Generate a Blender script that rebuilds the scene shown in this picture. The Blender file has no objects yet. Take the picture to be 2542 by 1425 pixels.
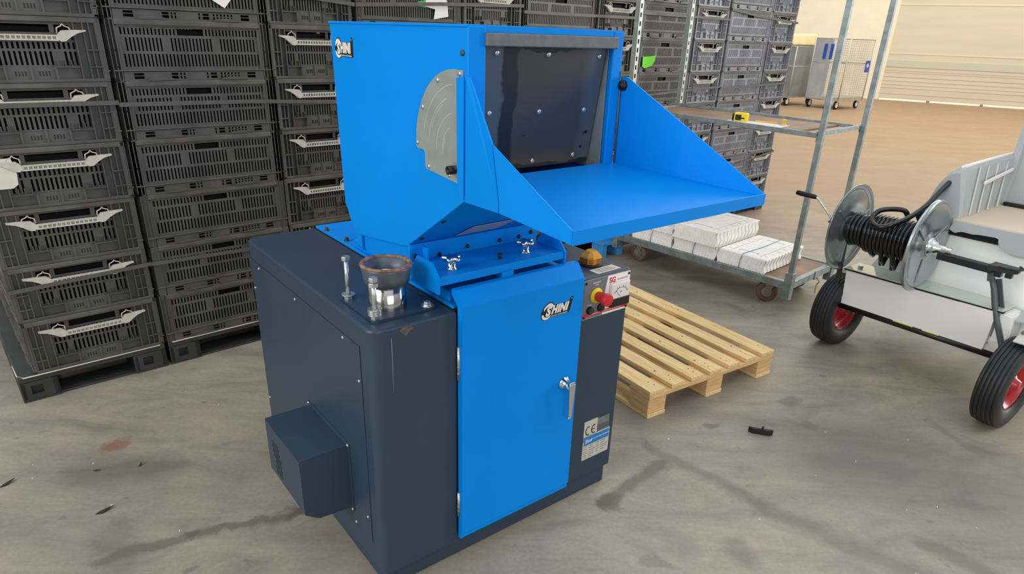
import bpy, bmesh, math, random
from mathutils import Vector, Matrix
random.seed(7)
SC = bpy.context.scene
COL = SC.collection
R = math.radians
# ------------------------------------------------------------------ camera
cam = bpy.data.cameras.new('camera'); camo = bpy.data.objects.new('camera', cam); COL.objects.link(camo)
F_PX, PITCH, ROLL = 1626.0, 24.001, 2.073
cam.sensor_fit = 'HORIZONTAL'; cam.sensor_width = 36.0
cam.lens = 36.0 * F_PX / 2542.0
cam.shift_x = -2.84 / 2542.0; cam.shift_y = 94.13 / 2542.0
cam.clip_start = .05; cam.clip_end = 200
a, r = R(PITCH), R(ROLL)
fw = Vector((0, math.cos(a), -math.sin(a))); up = Vector((0, math.sin(a), math.cos(a))); rt = Vector((1, 0, 0))
rt2 = rt * math.cos(r) + up * math.sin(r); up2 = -rt * math.sin(r) + up * math.cos(r)
M = Matrix((( rt2.x, up2.x, -fw.x, 0), (rt2.y, up2.y, -fw.y, 0), (rt2.z, up2.z, -fw.z, 0), (0, 0, 0, 1)))
camo.matrix_world = Matrix.Translation((0, 0, 1.425)) @ M
SC.camera = camo
# ------------------------------------------------------------------ light
SC.view_settings.view_transform = 'Standard'; SC.view_settings.look = 'None'
SC.view_settings.gamma = 1; SC.view_settings.use_curve_mapping = False
SC.view_settings.exposure = 0.12
W = bpy.data.worlds.new('world'); SC.world = W; W.use_nodes = True
wn = W.node_tree; wn.nodes.clear()
tc = wn.nodes.new('ShaderNodeTexCoord'); sx = wn.nodes.new('ShaderNodeSeparateXYZ')
rp = wn.nodes.new('ShaderNodeValToRGB'); bg = wn.nodes.new('ShaderNodeBackground'); wo = wn.nodes.new('ShaderNodeOutputWorld')
wn.links.new(tc.outputs['Generated'], sx.inputs[0]); wn.links.new(sx.outputs['Z'], rp.inputs[0])
rp.color_ramp.elements[0].position = 0.0; rp.color_ramp.elements[0].color = (.30, .29, .27, 1)
rp.color_ramp.elements[1].position = .75; rp.color_ramp.elements[1].color = (.95, .97, 1.0, 1)
e = rp.color_ramp.elements.new(.25); e.color = (.50, .49, .47, 1)
wn.links.new(rp.outputs[0], bg.inputs['Color']); wn.links.new(bg.outputs[0], wo.inputs[0]); bg.inputs['Strength'].default_value = .88
def area(name, loc, target, sx_, sy_, power, color):
    l = bpy.data.lights.new(name, 'AREA'); l.shape = 'RECTANGLE'; l.size = sx_; l.size_y = sy_; l.energy = power; l.color = color
    o = bpy.data.objects.new(name, l); COL.objects.link(o); o.location = loc
    o.rotation_euler = (Vector(target) - Vector(loc)).to_track_quat('-Z', 'Y').to_euler(); return o
area('daylight_from_loading_door', (-5.5, -2.5, 3.2), (0, 2.5, .8), 5, 3.6, 335, (1, .985, .96))
area('front_fill_lamp', (3.2, -5.0, 2.3), (.3, 2.2, .8), 4.5, 3.0, 130, (.98, .99, 1))  # unseen fill lamp, added to brighten the front faces
area('daylight_from_right_door', (11, 4.5, 3.0), (2.2, 5.2, 1.0), 4, 4, 420, (1, .98, .95))
area('roof_light_near', (2.5, 1.0, 7.0), (1.5, 3.0, 0), 6, 3, 60, (.97, .98, 1))
area('roof_light_far', (9, 13.5, 8.0), (9, 14, 0), 12, 9, 900, (1, .97, .91))

# ------------------------------------------------------------------ materials
def s2l(c):
    return c / 12.92 if c <= .04045 else ((c + .055) / 1.055) ** 2.4
def rgb(h):
    return tuple(s2l(int(h[i:i + 2], 16) / 255) for i in (0, 2, 4)) + (1,)
MATS = {}
def mat(name, hexc, rough=.5, metal=0, var=.0, vscale=20, bump=0, bscale=200, hex2=None, coat=0, spec=.5, trans=0, alpha=1, emit=0, streak=None, ior=1.45):
    if name in MATS: return MATS[name]
    m = bpy.data.materials.new(name); m.use_nodes = True; nt = m.node_tree; b = nt.nodes['Principled BSDF']
    b.inputs['Base Color'].default_value = rgb(hexc); b.inputs['Roughness'].default_value = rough; b.inputs['Metallic'].default_value = metal
    b.inputs['Specular IOR Level'].default_value = spec; b.inputs['Coat Weight'].default_value = coat; b.inputs['IOR'].default_value = ior
    b.inputs['Transmission Weight'].default_value = trans; b.inputs['Alpha'].default_value = alpha
    if emit: b.inputs['Emission Color'].default_value = rgb(hexc); b.inputs['Emission Strength'].default_value = emit
    tcn = nt.nodes.new('ShaderNodeTexCoord')
    if var or hex2:
        mp = nt.nodes.new('ShaderNodeMapping'); nt.links.new(tcn.outputs['Object'], mp.inputs[0])
        if streak: mp.inputs['Scale'].default_value = streak
        n = nt.nodes.new('ShaderNodeTexNoise'); n.inputs['Scale'].default_value = vscale; n.inputs['Detail'].default_value = 5
        nt.links.new(mp.outputs[0], n.inputs['Vector'])
        cr = nt.nodes.new('ShaderNodeValToRGB'); c = rgb(hexc); c2 = rgb(hex2) if hex2 else tuple(min(1, x * (1 + var)) for x in c[:3]) + (1,)
        c1 = c if hex2 else tuple(x * (1 - var) for x in c[:3]) + (1,)
        cr.color_ramp.elements[0].color = c1; cr.color_ramp.elements[1].color = c2
        cr.color_ramp.elements[0].position = .35; cr.color_ramp.elements[1].position = .68
        nt.links.new(n.outputs['Fac'], cr.inputs[0]); nt.links.new(cr.outputs[0], b.inputs['Base Color'])
    if bump:
        n2 = nt.nodes.new('ShaderNodeTexNoise'); n2.inputs['Scale'].default_value = bscale
        bp = nt.nodes.new('ShaderNodeBump'); bp.inputs['Strength'].default_value = bump; bp.inputs['Distance'].default_value = .002
        nt.links.new(tcn.outputs['Object'], n2.inputs['Vector']); nt.links.new(n2.outputs['Fac'], bp.inputs['Height']); nt.links.new(bp.outputs[0], b.inputs['Normal'])
    MATS[name] = m; return m
BLUE = mat('blue_powder_coat', '0082DC', .4, spec=.12, var=.03, vscale=4, bump=.08, bscale=900)
DARK = mat('dark_grey_blue_paint', '283A4B', .42, var=.05, vscale=5, bump=.06, bscale=700)
DARKTOP = DARK
STEEL = mat('galvanised_steel', '9AA3A2', .45, .45, var=.1, vscale=14)
GALV = mat('galvanised_tube', '8A9596', .45, .55, var=.2, vscale=25)
CHROME = mat('chrome', 'D5D8DA', .12, 1.0)
ZINC = mat('zinc_plated', 'B9C2C2', .28, .85, var=.12, vscale=60)
BRUSH = mat('polished_pipe', 'C9C8C4', .14, 1.0, var=.12, vscale=16, streak=(1, 1, .1))
PLASTIC = mat('black_crate_plastic', '4A4A49', .42, var=.2, vscale=9, bump=.1, bscale=60, spec=.6)
PLASTIC2 = mat('pallet_plastic', '333435', .5, var=.2, vscale=8)
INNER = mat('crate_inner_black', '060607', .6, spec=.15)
RIMW = mat('dusty_rim', '545149', .5, var=.25, vscale=12)
BAG = mat('black_film', '08090A', .14, spec=.9)
WHITEP = mat('off_white_plastic', 'BDB9AC', .5, var=.1, vscale=40)
CREAM = mat('cream_strip', 'C9C2A8', .6)
BLACK = mat('black', '0C0C0D', .5)
BLACKP = mat('black_rubber', '19191B', .55, var=.15, vscale=30)
WHITE = mat('white', 'E6E4DF', .5)
RED = mat('red', 'C21F28', .4)
YEL = mat('yellow', 'E8C814', .45)
GREENB = mat('green_button', '0E3A2A', .35)
STICK = mat('logo_white', 'DAD8D0', .45)
PGREY = mat('panel_grey', '6B6E75', .4)
WOOD = mat('pine_wood', 'DDB87C', .7, hex2='EFD5A0', vscale=7, streak=(12, 1, 12), bump=.1, bscale=90)
WOODV = mat('pine_block', 'D0A873', .75, hex2='E2BF8C', vscale=9, streak=(1, 1, 10))
PLY = mat('brown_plywood', '8B7158', .6, var=.25, vscale=6)
STRAPM = mat('strap_grey', '55524C', .45, var=.1, vscale=40)

def floor_material():
    m = bpy.data.materials.new('worn_concrete'); m.use_nodes = True; nt = m.node_tree; b = nt.nodes['Principled BSDF']; L = nt.links.new
    def N(t, **k):
        n = nt.nodes.new(t)
        for q, v in k.items(): n.inputs[q].default_value = v
        return n
    geo = N('ShaderNodeNewGeometry'); pos = geo.outputs['Position']
    def noise(scale, detail=6, rough=.6, vec=None, dist=0):
        n = N('ShaderNodeTexNoise', Scale=scale, Detail=detail, Roughness=rough, Distortion=dist); L(vec or pos, n.inputs['Vector']); return n.outputs['Fac']
    def ramp(fac, stops):
        c = N('ShaderNodeValToRGB'); el = c.color_ramp.elements
        el[0].position, el[0].color = stops[0]; el[1].position, el[1].color = stops[-1]
        for p_, c_ in stops[1:-1]:
            e_ = el.new(p_); e_.color = c_
        L(fac, c.inputs[0]); return c.outputs[0]
    def mix(fac, c1, c2, mode='MIX'):
        n = nt.nodes.new('ShaderNodeMix'); n.data_type = 'RGBA'; n.blend_type = mode
        if isinstance(fac, (int, float)): n.inputs[0].default_value = fac
        else: L(fac, n.inputs[0])
        for k, c in ((6, c1), (7, c2)):
            if isinstance(c, tuple): n.inputs[k].default_value = c
            else: L(c, n.inputs[k])
        return n.outputs[2]
    def math_(op, x, y=None, clamp=False):
        n = nt.nodes.new('ShaderNodeMath'); n.operation = op; n.use_clamp = clamp
        for k, v in ((0, x), (1, y)):
            if v is None: continue
            if isinstance(v, (int, float)): n.inputs[k].default_value = v
            else: L(v, n.inputs[k])
        return n.outputs[0]
    mp = N('ShaderNodeMapping'); mp.inputs['Rotation'].default_value = (0, 0, R(-35)); mp.inputs['Scale'].default_value = (.35, 1.2, 1); L(pos, mp.inputs[0])
    big = ramp(noise(.8, 5), [(.35, rgb('878073')), (.65, rgb('A49C8B'))])
    med = ramp(noise(5.5, 7, .7, mp.outputs[0], .6), [(.3, (.66, .66, .66, 1)), (.5, (.92, .92, .92, 1)), (.72, (1.12, 1.11, 1.08, 1))])
    col = mix(1, big, med, 'MULTIPLY')
    fine = ramp(noise(70, 4, .7), [(.3, (.88, .88, .88, 1)), (.7, (1.08, 1.08, 1.07, 1))])
    col = mix(1, col, fine, 'MULTIPLY')
    # blotches
    bl = ramp(noise(3.1, 3, .5, None, 1.2), [(.58, (0, 0, 0, 1)), (.7, (1, 1, 1, 1))])
    col = mix(math_('MULTIPLY', bl, .35), col, rgb('5F5A52'))
    sp = ramp(noise(14, 2, .5), [(.69, (0, 0, 0, 1)), (.75, (1, 1, 1, 1))])
    col = mix(math_('MULTIPLY', sp, .45), col, rgb('57524C'))
    # warmer tone towards the far side is mixed in after the stains
    # drawn stains: distance to segments with wobble
    wob = N('ShaderNodeTexNoise', Scale=7.0, Detail=5.0, Roughness=.65); L(pos, wob.inputs['Vector'])
    wv = nt.nodes.new('ShaderNodeVectorMath'); wv.operation = 'SUBTRACT'; L(wob.outputs['Color'], wv.inputs[0]); wv.inputs[1].default_value = (.5, .5, .5)
    ws = nt.nodes.new('ShaderNodeVectorMath'); ws.operation = 'SCALE'; L(wv.outputs[0], ws.inputs[0]); ws.inputs['Scale'].default_value = .14
    wp = nt.nodes.new('ShaderNodeVectorMath'); L(pos, wp.inputs[0]); L(ws.outputs[0], wp.inputs[1])
    P = wp.outputs[0]
    def seg(A, B, w, soft, amount, color):
        nonlocal col; amount = min(.85, amount * 1.35)
        A = Vector((A[0], A[1], 0)); B = Vector((B[0], B[1], 0)); d = B - A; ln = d.length; d.normalize(); nrm = Vector((-d.y, d.x, 0))
        def dotc(v, off):
            n = nt.nodes.new('ShaderNodeVectorMath'); n.operation = 'DOT_PRODUCT'; L(P, n.inputs[0]); n.inputs[1].default_value = v
            return math_('SUBTRACT', n.outputs['Value'], off)
        t = dotc(d, A.dot(d)); s_ = dotc(nrm, A.dot(nrm))
        tx = math_('MAXIMUM', math_('MAXIMUM', math_('MULTIPLY', t, -1), math_('SUBTRACT', t, ln)), 0)
        dist = math_('SQRT', math_('ADD', math_('MULTIPLY', tx, tx), math_('MULTIPLY', s_, s_)))
        mr = N('ShaderNodeMapRange'); mr.inputs['From Min'].default_value = w; mr.inputs['From Max'].default_value = w + soft
        mr.inputs['To Min'].default_value = amount; mr.inputs['To Max'].default_value = 0; L(dist, mr.inputs['Value'])
        col = mix(mr.outputs[0], col, rgb(color))
    seg((.335, 1.77), (.56, 2.0), .018, .03, .55, '5D574E')
    seg((.34, 1.76), (.35, 1.77), .035, .02, .5, '5A544C')
    seg((.52, 2.12), (.86, 1.78), .012, .03, .45, '655E54')
    seg((.86, 1.78), (1.5, 1.25), .02, .05, .4, '605A52')
    seg((1.33, 1.63), (1.75, 1.2), .015, .03, .45, '5F5850')
    seg((.70, 1.60), (.74, 1.52), .015, .04, .4, '645D54')
    seg((-1.15, 1.42), (-.95, 1.54), .016, .02, .5, '5C574F')
    seg((-.95, 1.54), (-.67, 1.66), .008, .02, .5, '57524B')
    seg((-.67, 1.66), (-.45, 1.72), .006, .02, .5, '57524B')
    seg((-1.46, 1.97), (-1.42, 1.99), .025, .02, .45, '7A4A33')
    seg((-1.45, 1.83), (-1.22, 1.87), .03, .08, .35, '544C43')
    seg((-1.2, 1.55), (-1.1, 1.42), .03, .05, .3, '615E54')
    seg((1.205, 2.285), (1.23, 2.3), .012, .02, .4, '5B564E')
    seg((.80, 2.27), (.84, 2.28), .015, .015, .45, '55514A')
    seg((1.2, 2.47), (1.24, 2.5), .03, .02, .4, '5B564E')
    seg((.42, 1.50), (.47, 1.50), .02, .01, .35, '66615A')
    seg((1.3, 2.15), (1.9, 1.9), .14, .25, .22, '5E5C59')
    seg((1.25, 2.0), (2.3, 1.6), .12, .25, .2, '5E5C59')
    # warm tone of the far part of the hall floor
    sp_ = N('ShaderNodeSeparateXYZ'); L(pos, sp_.inputs[0])
    far = N('ShaderNodeMapRange'); far.inputs['From Min'].default_value = 4.5; far.inputs['From Max'].default_value = 7.5; L(math_('ADD', sp_.outputs[1], math_('MULTIPLY', noise(1.2), .8)), far.inputs['Value'])
    tan = mix(noise(2.2, 6, .6, mp.outputs[0]), rgb('8D6C48'), rgb('A6845E'))
    col = mix(math_('MULTIPLY', far.outputs[0], .8), col, tan)
    L(col, b.inputs['Base Color'])
    rr = ramp(noise(4, 5), [(.3, (.42, .42, .42, 1)), (.7, (.62, .62, .62, 1))]); L(rr, b.inputs['Roughness'])
    bp = N('ShaderNodeBump'); bp.inputs['Strength'].default_value = .12; bp.inputs['Distance'].default_value = .004; L(noise(45, 6, .7), bp.inputs['Height']); L(bp.outputs[0], b.inputs['Normal'])
    return m

# ------------------------------------------------------------------ mesh helpers
class MB:
    def __init__(self): self.bm = bmesh.new(); self.mi = 0
    def _tag(self, faces):
        for f in faces: f.material_index = self.mi
    def box(self, lo, hi, bevel=0, mtx=None, seg=2):
        x0, y0, z0 = lo; x1, y1, z1 = hi
        c = [(x0, y0, z0), (x1, y0, z0), (x1, y1, z0), (x0, y1, z0), (x0, y0, z1), (x1, y0, z1), (x1, y1, z1), (x0, y1, z1)]
        return self.hexa(c, bevel, mtx, seg)
    def hexa(self, c, bevel=0, mtx=None, seg=2):
        vs = [self.bm.verts.new((mtx @ Vector(p)) if mtx else p) for p in c]
        fs = [self.bm.faces.new([vs[i] for i in q]) for q in ((0, 3, 2, 1), (4, 5, 6, 7), (0, 1, 5, 4), (1, 2, 6, 5), (2, 3, 7, 6), (3, 0, 4, 7))]
        self._tag(fs)
        if bevel:
            es = list({e for f in fs for e in f.edges})
            rs = bmesh.ops.bevel(self.bm, geom=es, offset=bevel, segments=seg, affect='EDGES', profile=.5); self._tag(rs['faces'])
        return vs
    def prism(self, pts, axis, lo, hi, bevel=0, mtx=None):
        """pts polygon in the two other axes; extruded along axis x/y/z from lo to hi"""
        def P(p, t):
            v = {'x': (t, p[0], p[1]), 'y': (p[0], t, p[1]), 'z': (p[0], p[1], t)}[axis]
            return (mtx @ Vector(v)) if mtx else v
        A = [self.bm.verts.new(P(p, lo)) for p in pts]; B = [self.bm.verts.new(P(p, hi)) for p in pts]
        n = len(pts); fs = [self.bm.faces.new(A[::-1]), self.bm.faces.new(B)]
        for i in range(n): fs.append(self.bm.faces.new([A[i], A[(i + 1) % n], B[(i + 1) % n], B[i]]))
        self._tag(fs)
        if bevel:
            es = list({e for f in fs for e in f.edges}); rs = bmesh.ops.bevel(self.bm, geom=es, offset=bevel, segments=2, affect='EDGES'); self._tag(rs['faces'])
    def slab(self, pts, off, mtx=None):
        """closed solid from a 3D polygon pushed by vector off"""
        off = Vector(off); A = [self.bm.verts.new(p) for p in pts]; B = [self.bm.verts.new(Vector(p) + off) for p in pts]; n = len(pts)
        fs = [self.bm.faces.new(A[::-1]), self.bm.faces.new(B)]
        for i in range(n): fs.append(self.bm.faces.new([A[i], A[(i + 1) % n], B[(i + 1) % n], B[i]]))
        self._tag(fs)
    def lathe(self, prof, seg=32, mtx=None, cap=True):
        """prof list of (r,z) about local z"""
        rings = []
        for r_, z in prof:
            ring = [self.bm.verts.new(((mtx or Matrix()) @ Vector((r_ * math.cos(2 * math.pi * i / seg), r_ * math.sin(2 * math.pi * i / seg), z)))) for i in range(seg)]
            rings.append(ring)
        fs = []
        for A, B in zip(rings, rings[1:]):
            for i in range(seg): fs.append(self.bm.faces.new([A[i], A[(i + 1) % seg], B[(i + 1) % seg], B[i]]))
        if cap: fs += [self.bm.faces.new(rings[0][::-1]), self.bm.faces.new(rings[-1])]
        self._tag(fs)
        for f in fs[:len(fs) - (2 if cap else 0)]: f.smooth = True
    def tube(self, path, r_, seg=10, closed=False, smooth=True):
        P = [Vector(p) for p in path]; n = len(P); rings = []; prev = None
        for i in range(n):
            if closed: t = (P[(i + 1) % n] - P[i - 1])
            else: t = P[min(i + 1, n - 1)] - P[max(i - 1, 0)]
            t.normalize()
            if prev is None:
                u = t.orthogonal().normalized()
            else:
                u = (prev - t * prev.dot(t)); u = u.normalized() if u.length > 1e-6 else t.orthogonal().normalized()
            prev = u; v = t.cross(u); rad = r_[i] if isinstance(r_, (list, tuple)) else r_
            rings.append([self.bm.verts.new(P[i] + (u * math.cos(2 * math.pi * k / seg) + v * math.sin(2 * math.pi * k / seg)) * rad) for k in range(seg)])
        fs = []
        for i in range(n if closed else n - 1):
            A, B = rings[i], rings[(i + 1) % n]
            for k in range(seg): fs.append(self.bm.faces.new([A[k], A[(k + 1) % seg], B[(k + 1) % seg], B[k]]))
        for f in fs: f.smooth = smooth
        if not closed: fs += [self.bm.faces.new(rings[0][::-1]), self.bm.faces.new(rings[-1])]
        self._tag(fs)
    def rod(self, a_, b_, r_, seg=12): self.tube([a_, b_], r_, seg)
    def bar(self, a_, b_, w, h, upv=(0, 0, 1), bevel=0):
        a_, b_ = Vector(a_), Vector(b_); t = (b_ - a_).normalized(); u = Vector(upv); s = t.cross(u).normalized(); u = s.cross(t).normalized()
        c = []
        for e_ in (a_, b_):
            c.append([e_ + s * sx_ * w / 2 + u * sz * h / 2 for sx_, sz in ((-1, -1), (1, -1), (1, 1), (-1, 1))])
        A, B = c; self.hexa([A[0], B[0], B[1], A[1], A[3], B[3], B[2], A[2]], bevel)
    def build(self, name, m, parent=None, mtx=None, loc=None, rotz=0):
        bmesh.ops.recalc_face_normals(self.bm, faces=self.bm.faces[:])
        me = bpy.data.meshes.new(name); self.bm.to_mesh(me); self.bm.free()
        for q in (m if isinstance(m, (list, tuple)) else [m]): me.materials.append(q)
        o = bpy.data.objects.new(name, me); COL.objects.link(o)
        if parent: o.parent = parent
        if mtx: o.matrix_local = mtx
        if loc: o.location = loc
        if rotz: o.rotation_euler = (0, 0, rotz)
        return o
def tag(o, label=None, cat=None, group=None, kind=None):
    for k, v in (('label', label), ('category', cat), ('group', group), ('kind', kind)):
        if v: o[k] = v
    return o
def thing(name, label, cat, loc=(0, 0, 0), rotz=0, group=None):
    o = bpy.data.objects.new(name, None); o.empty_display_size = .1; COL.objects.link(o); o.location = loc; o.rotation_euler = (0, 0, rotz)
    return tag(o, label, cat, group)
def text(name, s, size, m, parent, mtx, extrude=.0004, offset=0, shear=0, xs=1.0, align='CENTER', label=None):
    cu = bpy.data.curves.new(name, 'FONT'); cu.body = s; cu.size = size; cu.extrude = extrude; cu.offset = offset; cu.shear = shear
    cu.align_x = align; cu.align_y = 'CENTER'; cu.resolution_u = 3
    t = bpy.data.objects.new('tmp', cu); COL.objects.link(t)
    dg = bpy.context.evaluated_depsgraph_get(); me = bpy.data.meshes.new_from_object(t.evaluated_get(dg)); bpy.data.objects.remove(t)
    me.materials.clear(); me.materials.append(m); me.name = name
    o = bpy.data.objects.new(name, me); COL.objects.link(o); o.parent = parent; o.matrix_local = mtx @ Matrix.Diagonal((xs, 1, 1, 1))
    return o
def FR(x, y, z): return Matrix.Translation((x, y, z)) @ Matrix(((1, 0, 0, 0), (0, 0, -1, 0), (0, 1, 0, 0), (0, 0, 0, 1)))   # faces -y
def SD(x, y, z): return Matrix.Translation((x, y, z)) @ Matrix(((0, 0, -1, 0), (-1, 0, 0, 0), (0, 1, 0, 0), (0, 0, 0, 1)))  # faces -x
RX = Matrix.Rotation(R(90), 4, 'X'); RY = Matrix.Rotation(R(90), 4, 'Y')
def hexpr(r_): return [(r_ * math.cos(R(60 * i)), r_ * math.sin(R(60 * i))) for i in range(6)]

# ------------------------------------------------------------------ setting
m = MB(); m.box((-30, -12, -.1), (40, 45, 0)); fl = m.build('floor', floor_material()); tag(fl, kind='structure')
WX = thing  # noqa
WYAW = R(-29.16)
def wmat(): return Matrix.Translation((10.437, 20.396, 0)) @ Matrix.Rotation(WYAW, 4, 'Z')
CW = mat('cream_wall', 'FAEFD3', .7, var=.03, vscale=3)
CD = mat('beige_door_panel', 'E0D4B9', .55, var=.03, vscale=2, streak=(.3, 1, 3))
CL = mat('pale_window_strip', 'CFCDB6', .3)
CR = mat('pale_joint_line', 'EADDBE', .5)
CG = mat('panel_groove', 'BDAC8B', .6)
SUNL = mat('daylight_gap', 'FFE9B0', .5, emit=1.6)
m = MB(); m.box((-24, .12, 0), (.0, .4, 7)); m.box((.0, .12, 4.6), (12, .4, 7)); m.box((12, .12, 0), (20, .4, 7))
wl = m.build('wall_back', CW, mtx=wmat()); tag(wl, kind='structure')
dr = MB()
z = .04
for z0, z1 in ((.04, .62), (.63, 1.25), (1.265, 2.50), (2.52, 3.75), (3.77, 4.6)):
    dr.box((0, .14, z0), (12, .24, z1), .004)
d1 = dr.build('door_1', CD, mtx=wmat()); tag(d1, kind='structure')
m = MB(); m.box((0, .128, .90), (12, .145, 1.085)); o = m.build('pale_strip', CL, d1)
m = MB()
for zz in (1.257, 2.51, 3.76): m.box((0, .132, zz - .012), (12, .15, zz + .014))
m.build('joint_line', CR, d1)
m = MB()
for zz in (.17, .33, .42, .52, .75, .80): m.box((0, .136, zz), (12, .142, zz + .008))
m.build('groove', CG, d1)
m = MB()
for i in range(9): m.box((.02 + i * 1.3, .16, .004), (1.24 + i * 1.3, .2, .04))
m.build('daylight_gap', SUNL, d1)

# ------------------------------------------------------------------ crates
def grid_panel(mb, P, s_cuts, z_cuts, hole, t):
    """P(s,z,n)->point ; cells solid unless hole(i,j); front at n=0, back at n=-t"""
    bm = mb.bm; cache = {}
    def V(i, j, k):
        if (i, j, k) not in cache: cache[(i, j, k)] = bm.verts.new(P(s_cuts[i], z_cuts[j], -t * k))
        return cache[(i, j, k)]
    ns, nz = len(s_cuts) - 1, len(z_cuts) - 1; fs = []
    H = [[hole(i, j) for j in range(nz)] for i in range(ns)]
    for i in range(ns):
        for j in range(nz):
            if H[i][j]: continue
            fs.append(bm.faces.new([V(i, j, 0), V(i + 1, j, 0), V(i + 1, j + 1, 0), V(i, j + 1, 0)]))
            for (di, dj, a_, b_) in ((-1, 0, (i, j), (i, j + 1)), (1, 0, (i + 1, j), (i + 1, j + 1)), (0, -1, (i, j), (i + 1, j)), (0, 1, (i, j + 1), (i + 1, j + 1))):
                ii, jj = i + di, j + dj
                if not (0 <= ii < ns and 0 <= jj < nz) or H[ii][jj]:
                    try: fs.append(bm.faces.new([V(*a_, 0), V(*b_, 0), V(*b_, 1), V(*a_, 1)]))
                    except ValueError: pass
    mb._tag(fs)
CW_, CD_, CH = .604, .398, .217
def slots(s0, s1, pitch, w):
    cuts = [s0]; holes = set(); s = s0 + pitch / 2
    while s + w < s1:
        cuts += [s, s + w]; holes.add(len(cuts) - 2); s += pitch
    cuts.append(s1); return cuts, holes
def crate_body():
    m = MB(); hx, hy = CW_ / 2, CD_ / 2
    for sg in (-1, 1):  # long sides
        P = lambda s, z, n, sg=sg: (s * -sg, sg * (hy - .009) + sg * n, z)
        cuts, hs = slots(-.262, .262, .0134, .0062)
        zc = [.038, .052, .098, .108, .156, .166, .19, .198]
        def hole(i, j):
            sc = (cuts[i] + cuts[i + 1]) / 2
            if abs(sc) < .048 and j in (5,): return True
            if i in hs:
                if j == 1: return not (.075 < abs(sc) < .09) or True
                if j == 3: return not (.08 < abs(abs(sc)) < .105) and not abs(sc) > .25
                if j == 5: return True
            return False
        grid_panel(m, P, cuts, zc, hole, .006)
        y0, y1 = sorted((sg * (hy - .004), sg * (hy - .016)))
        for x0, x1 in ((-.275, -.26), (.26, .275)): m.box((x0, y0, .038), (x1, y1, .2), .002)      # frame of recessed panel
        m.box((-.275, y0, .188 + .006), (.275, y1, .202), .002)
        yo = sorted((sg * hy, sg * (hy - .014)))
        for x0, x1 in ((-hx, -.272), (.272, hx)): m.box((x0, yo[0], 0), (x1, yo[1], .2188), .003)
        m.mi = 2; m.box((-.272, yo[0], .199), (.272, yo[1], .2188), .003); m.mi = 0
        yl = sorted((sg * (hy + .003), sg * (hy - .014))); m.mi = 2; m.box((-hx, yl[0], .036), (hx, yl[1], .041), .001); m.mi = 0
        # bottom band with little windows
        P2 = lambda s, z, n, sg=sg: (s * -sg, sg * (hy - .002) + sg * n, z)
        bc = [-.27, -.235, -.20, -.10, -.075, -.068, -.062, -.055, -.049, .02, .027, .034, .041, .05, .075, .09, .097, .104, .111, .118, .125, .132, .139, .146, .153, .16, .167, .2, .235, .27]
        bh = {1, 3, 5, 7, 9, 11, 13, 15, 17, 19, 21, 23, 25, 27}
        grid_panel(m, P2, bc, [0, .007, .018, .021, .029, .034], lambda i, j: (i in bh and i != 9 and j in (1, 3)), .008)
        for cx in (-.14, .14):   # arched relief in the band
            m.prism([(cx + .055 * math.cos(R(t)) , .002 + .012 * math.sin(R(t))) for t in range(0, 181, 20)], 'y', *sorted((sg * hy, sg * (hy + .0035))))
    for sg in (-1, 1):  # short sides
        P = lambda s, z, n, sg=sg: (sg * (hx - .016) + sg * n, s * sg, z)
        cuts, hs = slots(-.125, .125, .0125, .006)
        zc = [.012, .05, .058, .104, .112, .134, .142, .158, .166, .192, .2]
        def hole2(i, j):
            sc = (cuts[i] + cuts[i + 1]) / 2
            if j == 8: return abs(sc) < .07 or .082 < abs(sc) < .118
            if i in hs and j == 2: return not (.066 < abs(sc) < .088)
            if i in hs and j in (4, 6): return True
            return False
        grid_panel(m, P, cuts, zc, hole2, .006)
        def bx(s0, s1, z0, z1, n0, n1, bv=0):
            xs = sorted((sg * (hx + n0), sg * (hx + n1))); m.box((xs[0], s0, z0), (xs[1], s1, z1), bv)
        m.mi = 2; bx(-hy, hy, .2, .2188, -.016, 0, .003); m.mi = 0; bx(-hy, hy, 0, .012, -.016, 0, .002)
        for q in (-1, 1):
            def b2(s0, s1, *k):
                a_, b_ = sorted((q * s0, q * s1)); bx(a_, b_, *k)
            b2(.125, hy, .0, .217, -.026, -.018)
            for s in (.126, .150, .166, .182): b2(s, s + .004, .01, .202, -.02, -.002)
            b2(.193, hy, .0, .217, -.016, 0, .002)
            for zz in (.05, .108): b2(.15, hy, zz, zz + .004, -.02, .001)
            for s in (.07, .088, .104): b2(s, s + .003, .05, .075, -.016, -.006)
            b2(.062, .125, .05, .054, -.02, -.001)
        # lower shelf pocket with fins and small slots
        Ps = lambda s, z, n, sg=sg: (sg * (hx - .008) + sg * n, s * sg, z)
        c3 = [-.06]; h3 = set()
        for g in (-.04, .018):
            for k in range(4): c3 += [g + k * .008, g + k * .008 + .004]; h3.add(len(c3) - 2)
        c3.append(.06)
        grid_panel(m, Ps, c3, [.012, .022, .038, .052], lambda i, j: i in h3 and j == 1, .006)
        for s in (-.062, 0, .062): bx(s - .003, s + .003, .012, .056, -.018, -.001)
    m.box((-hx + .01, -hy + .01, .0), (hx - .01, hy - .01, .008))
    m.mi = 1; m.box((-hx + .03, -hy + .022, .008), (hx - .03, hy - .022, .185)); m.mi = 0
    return m
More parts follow.
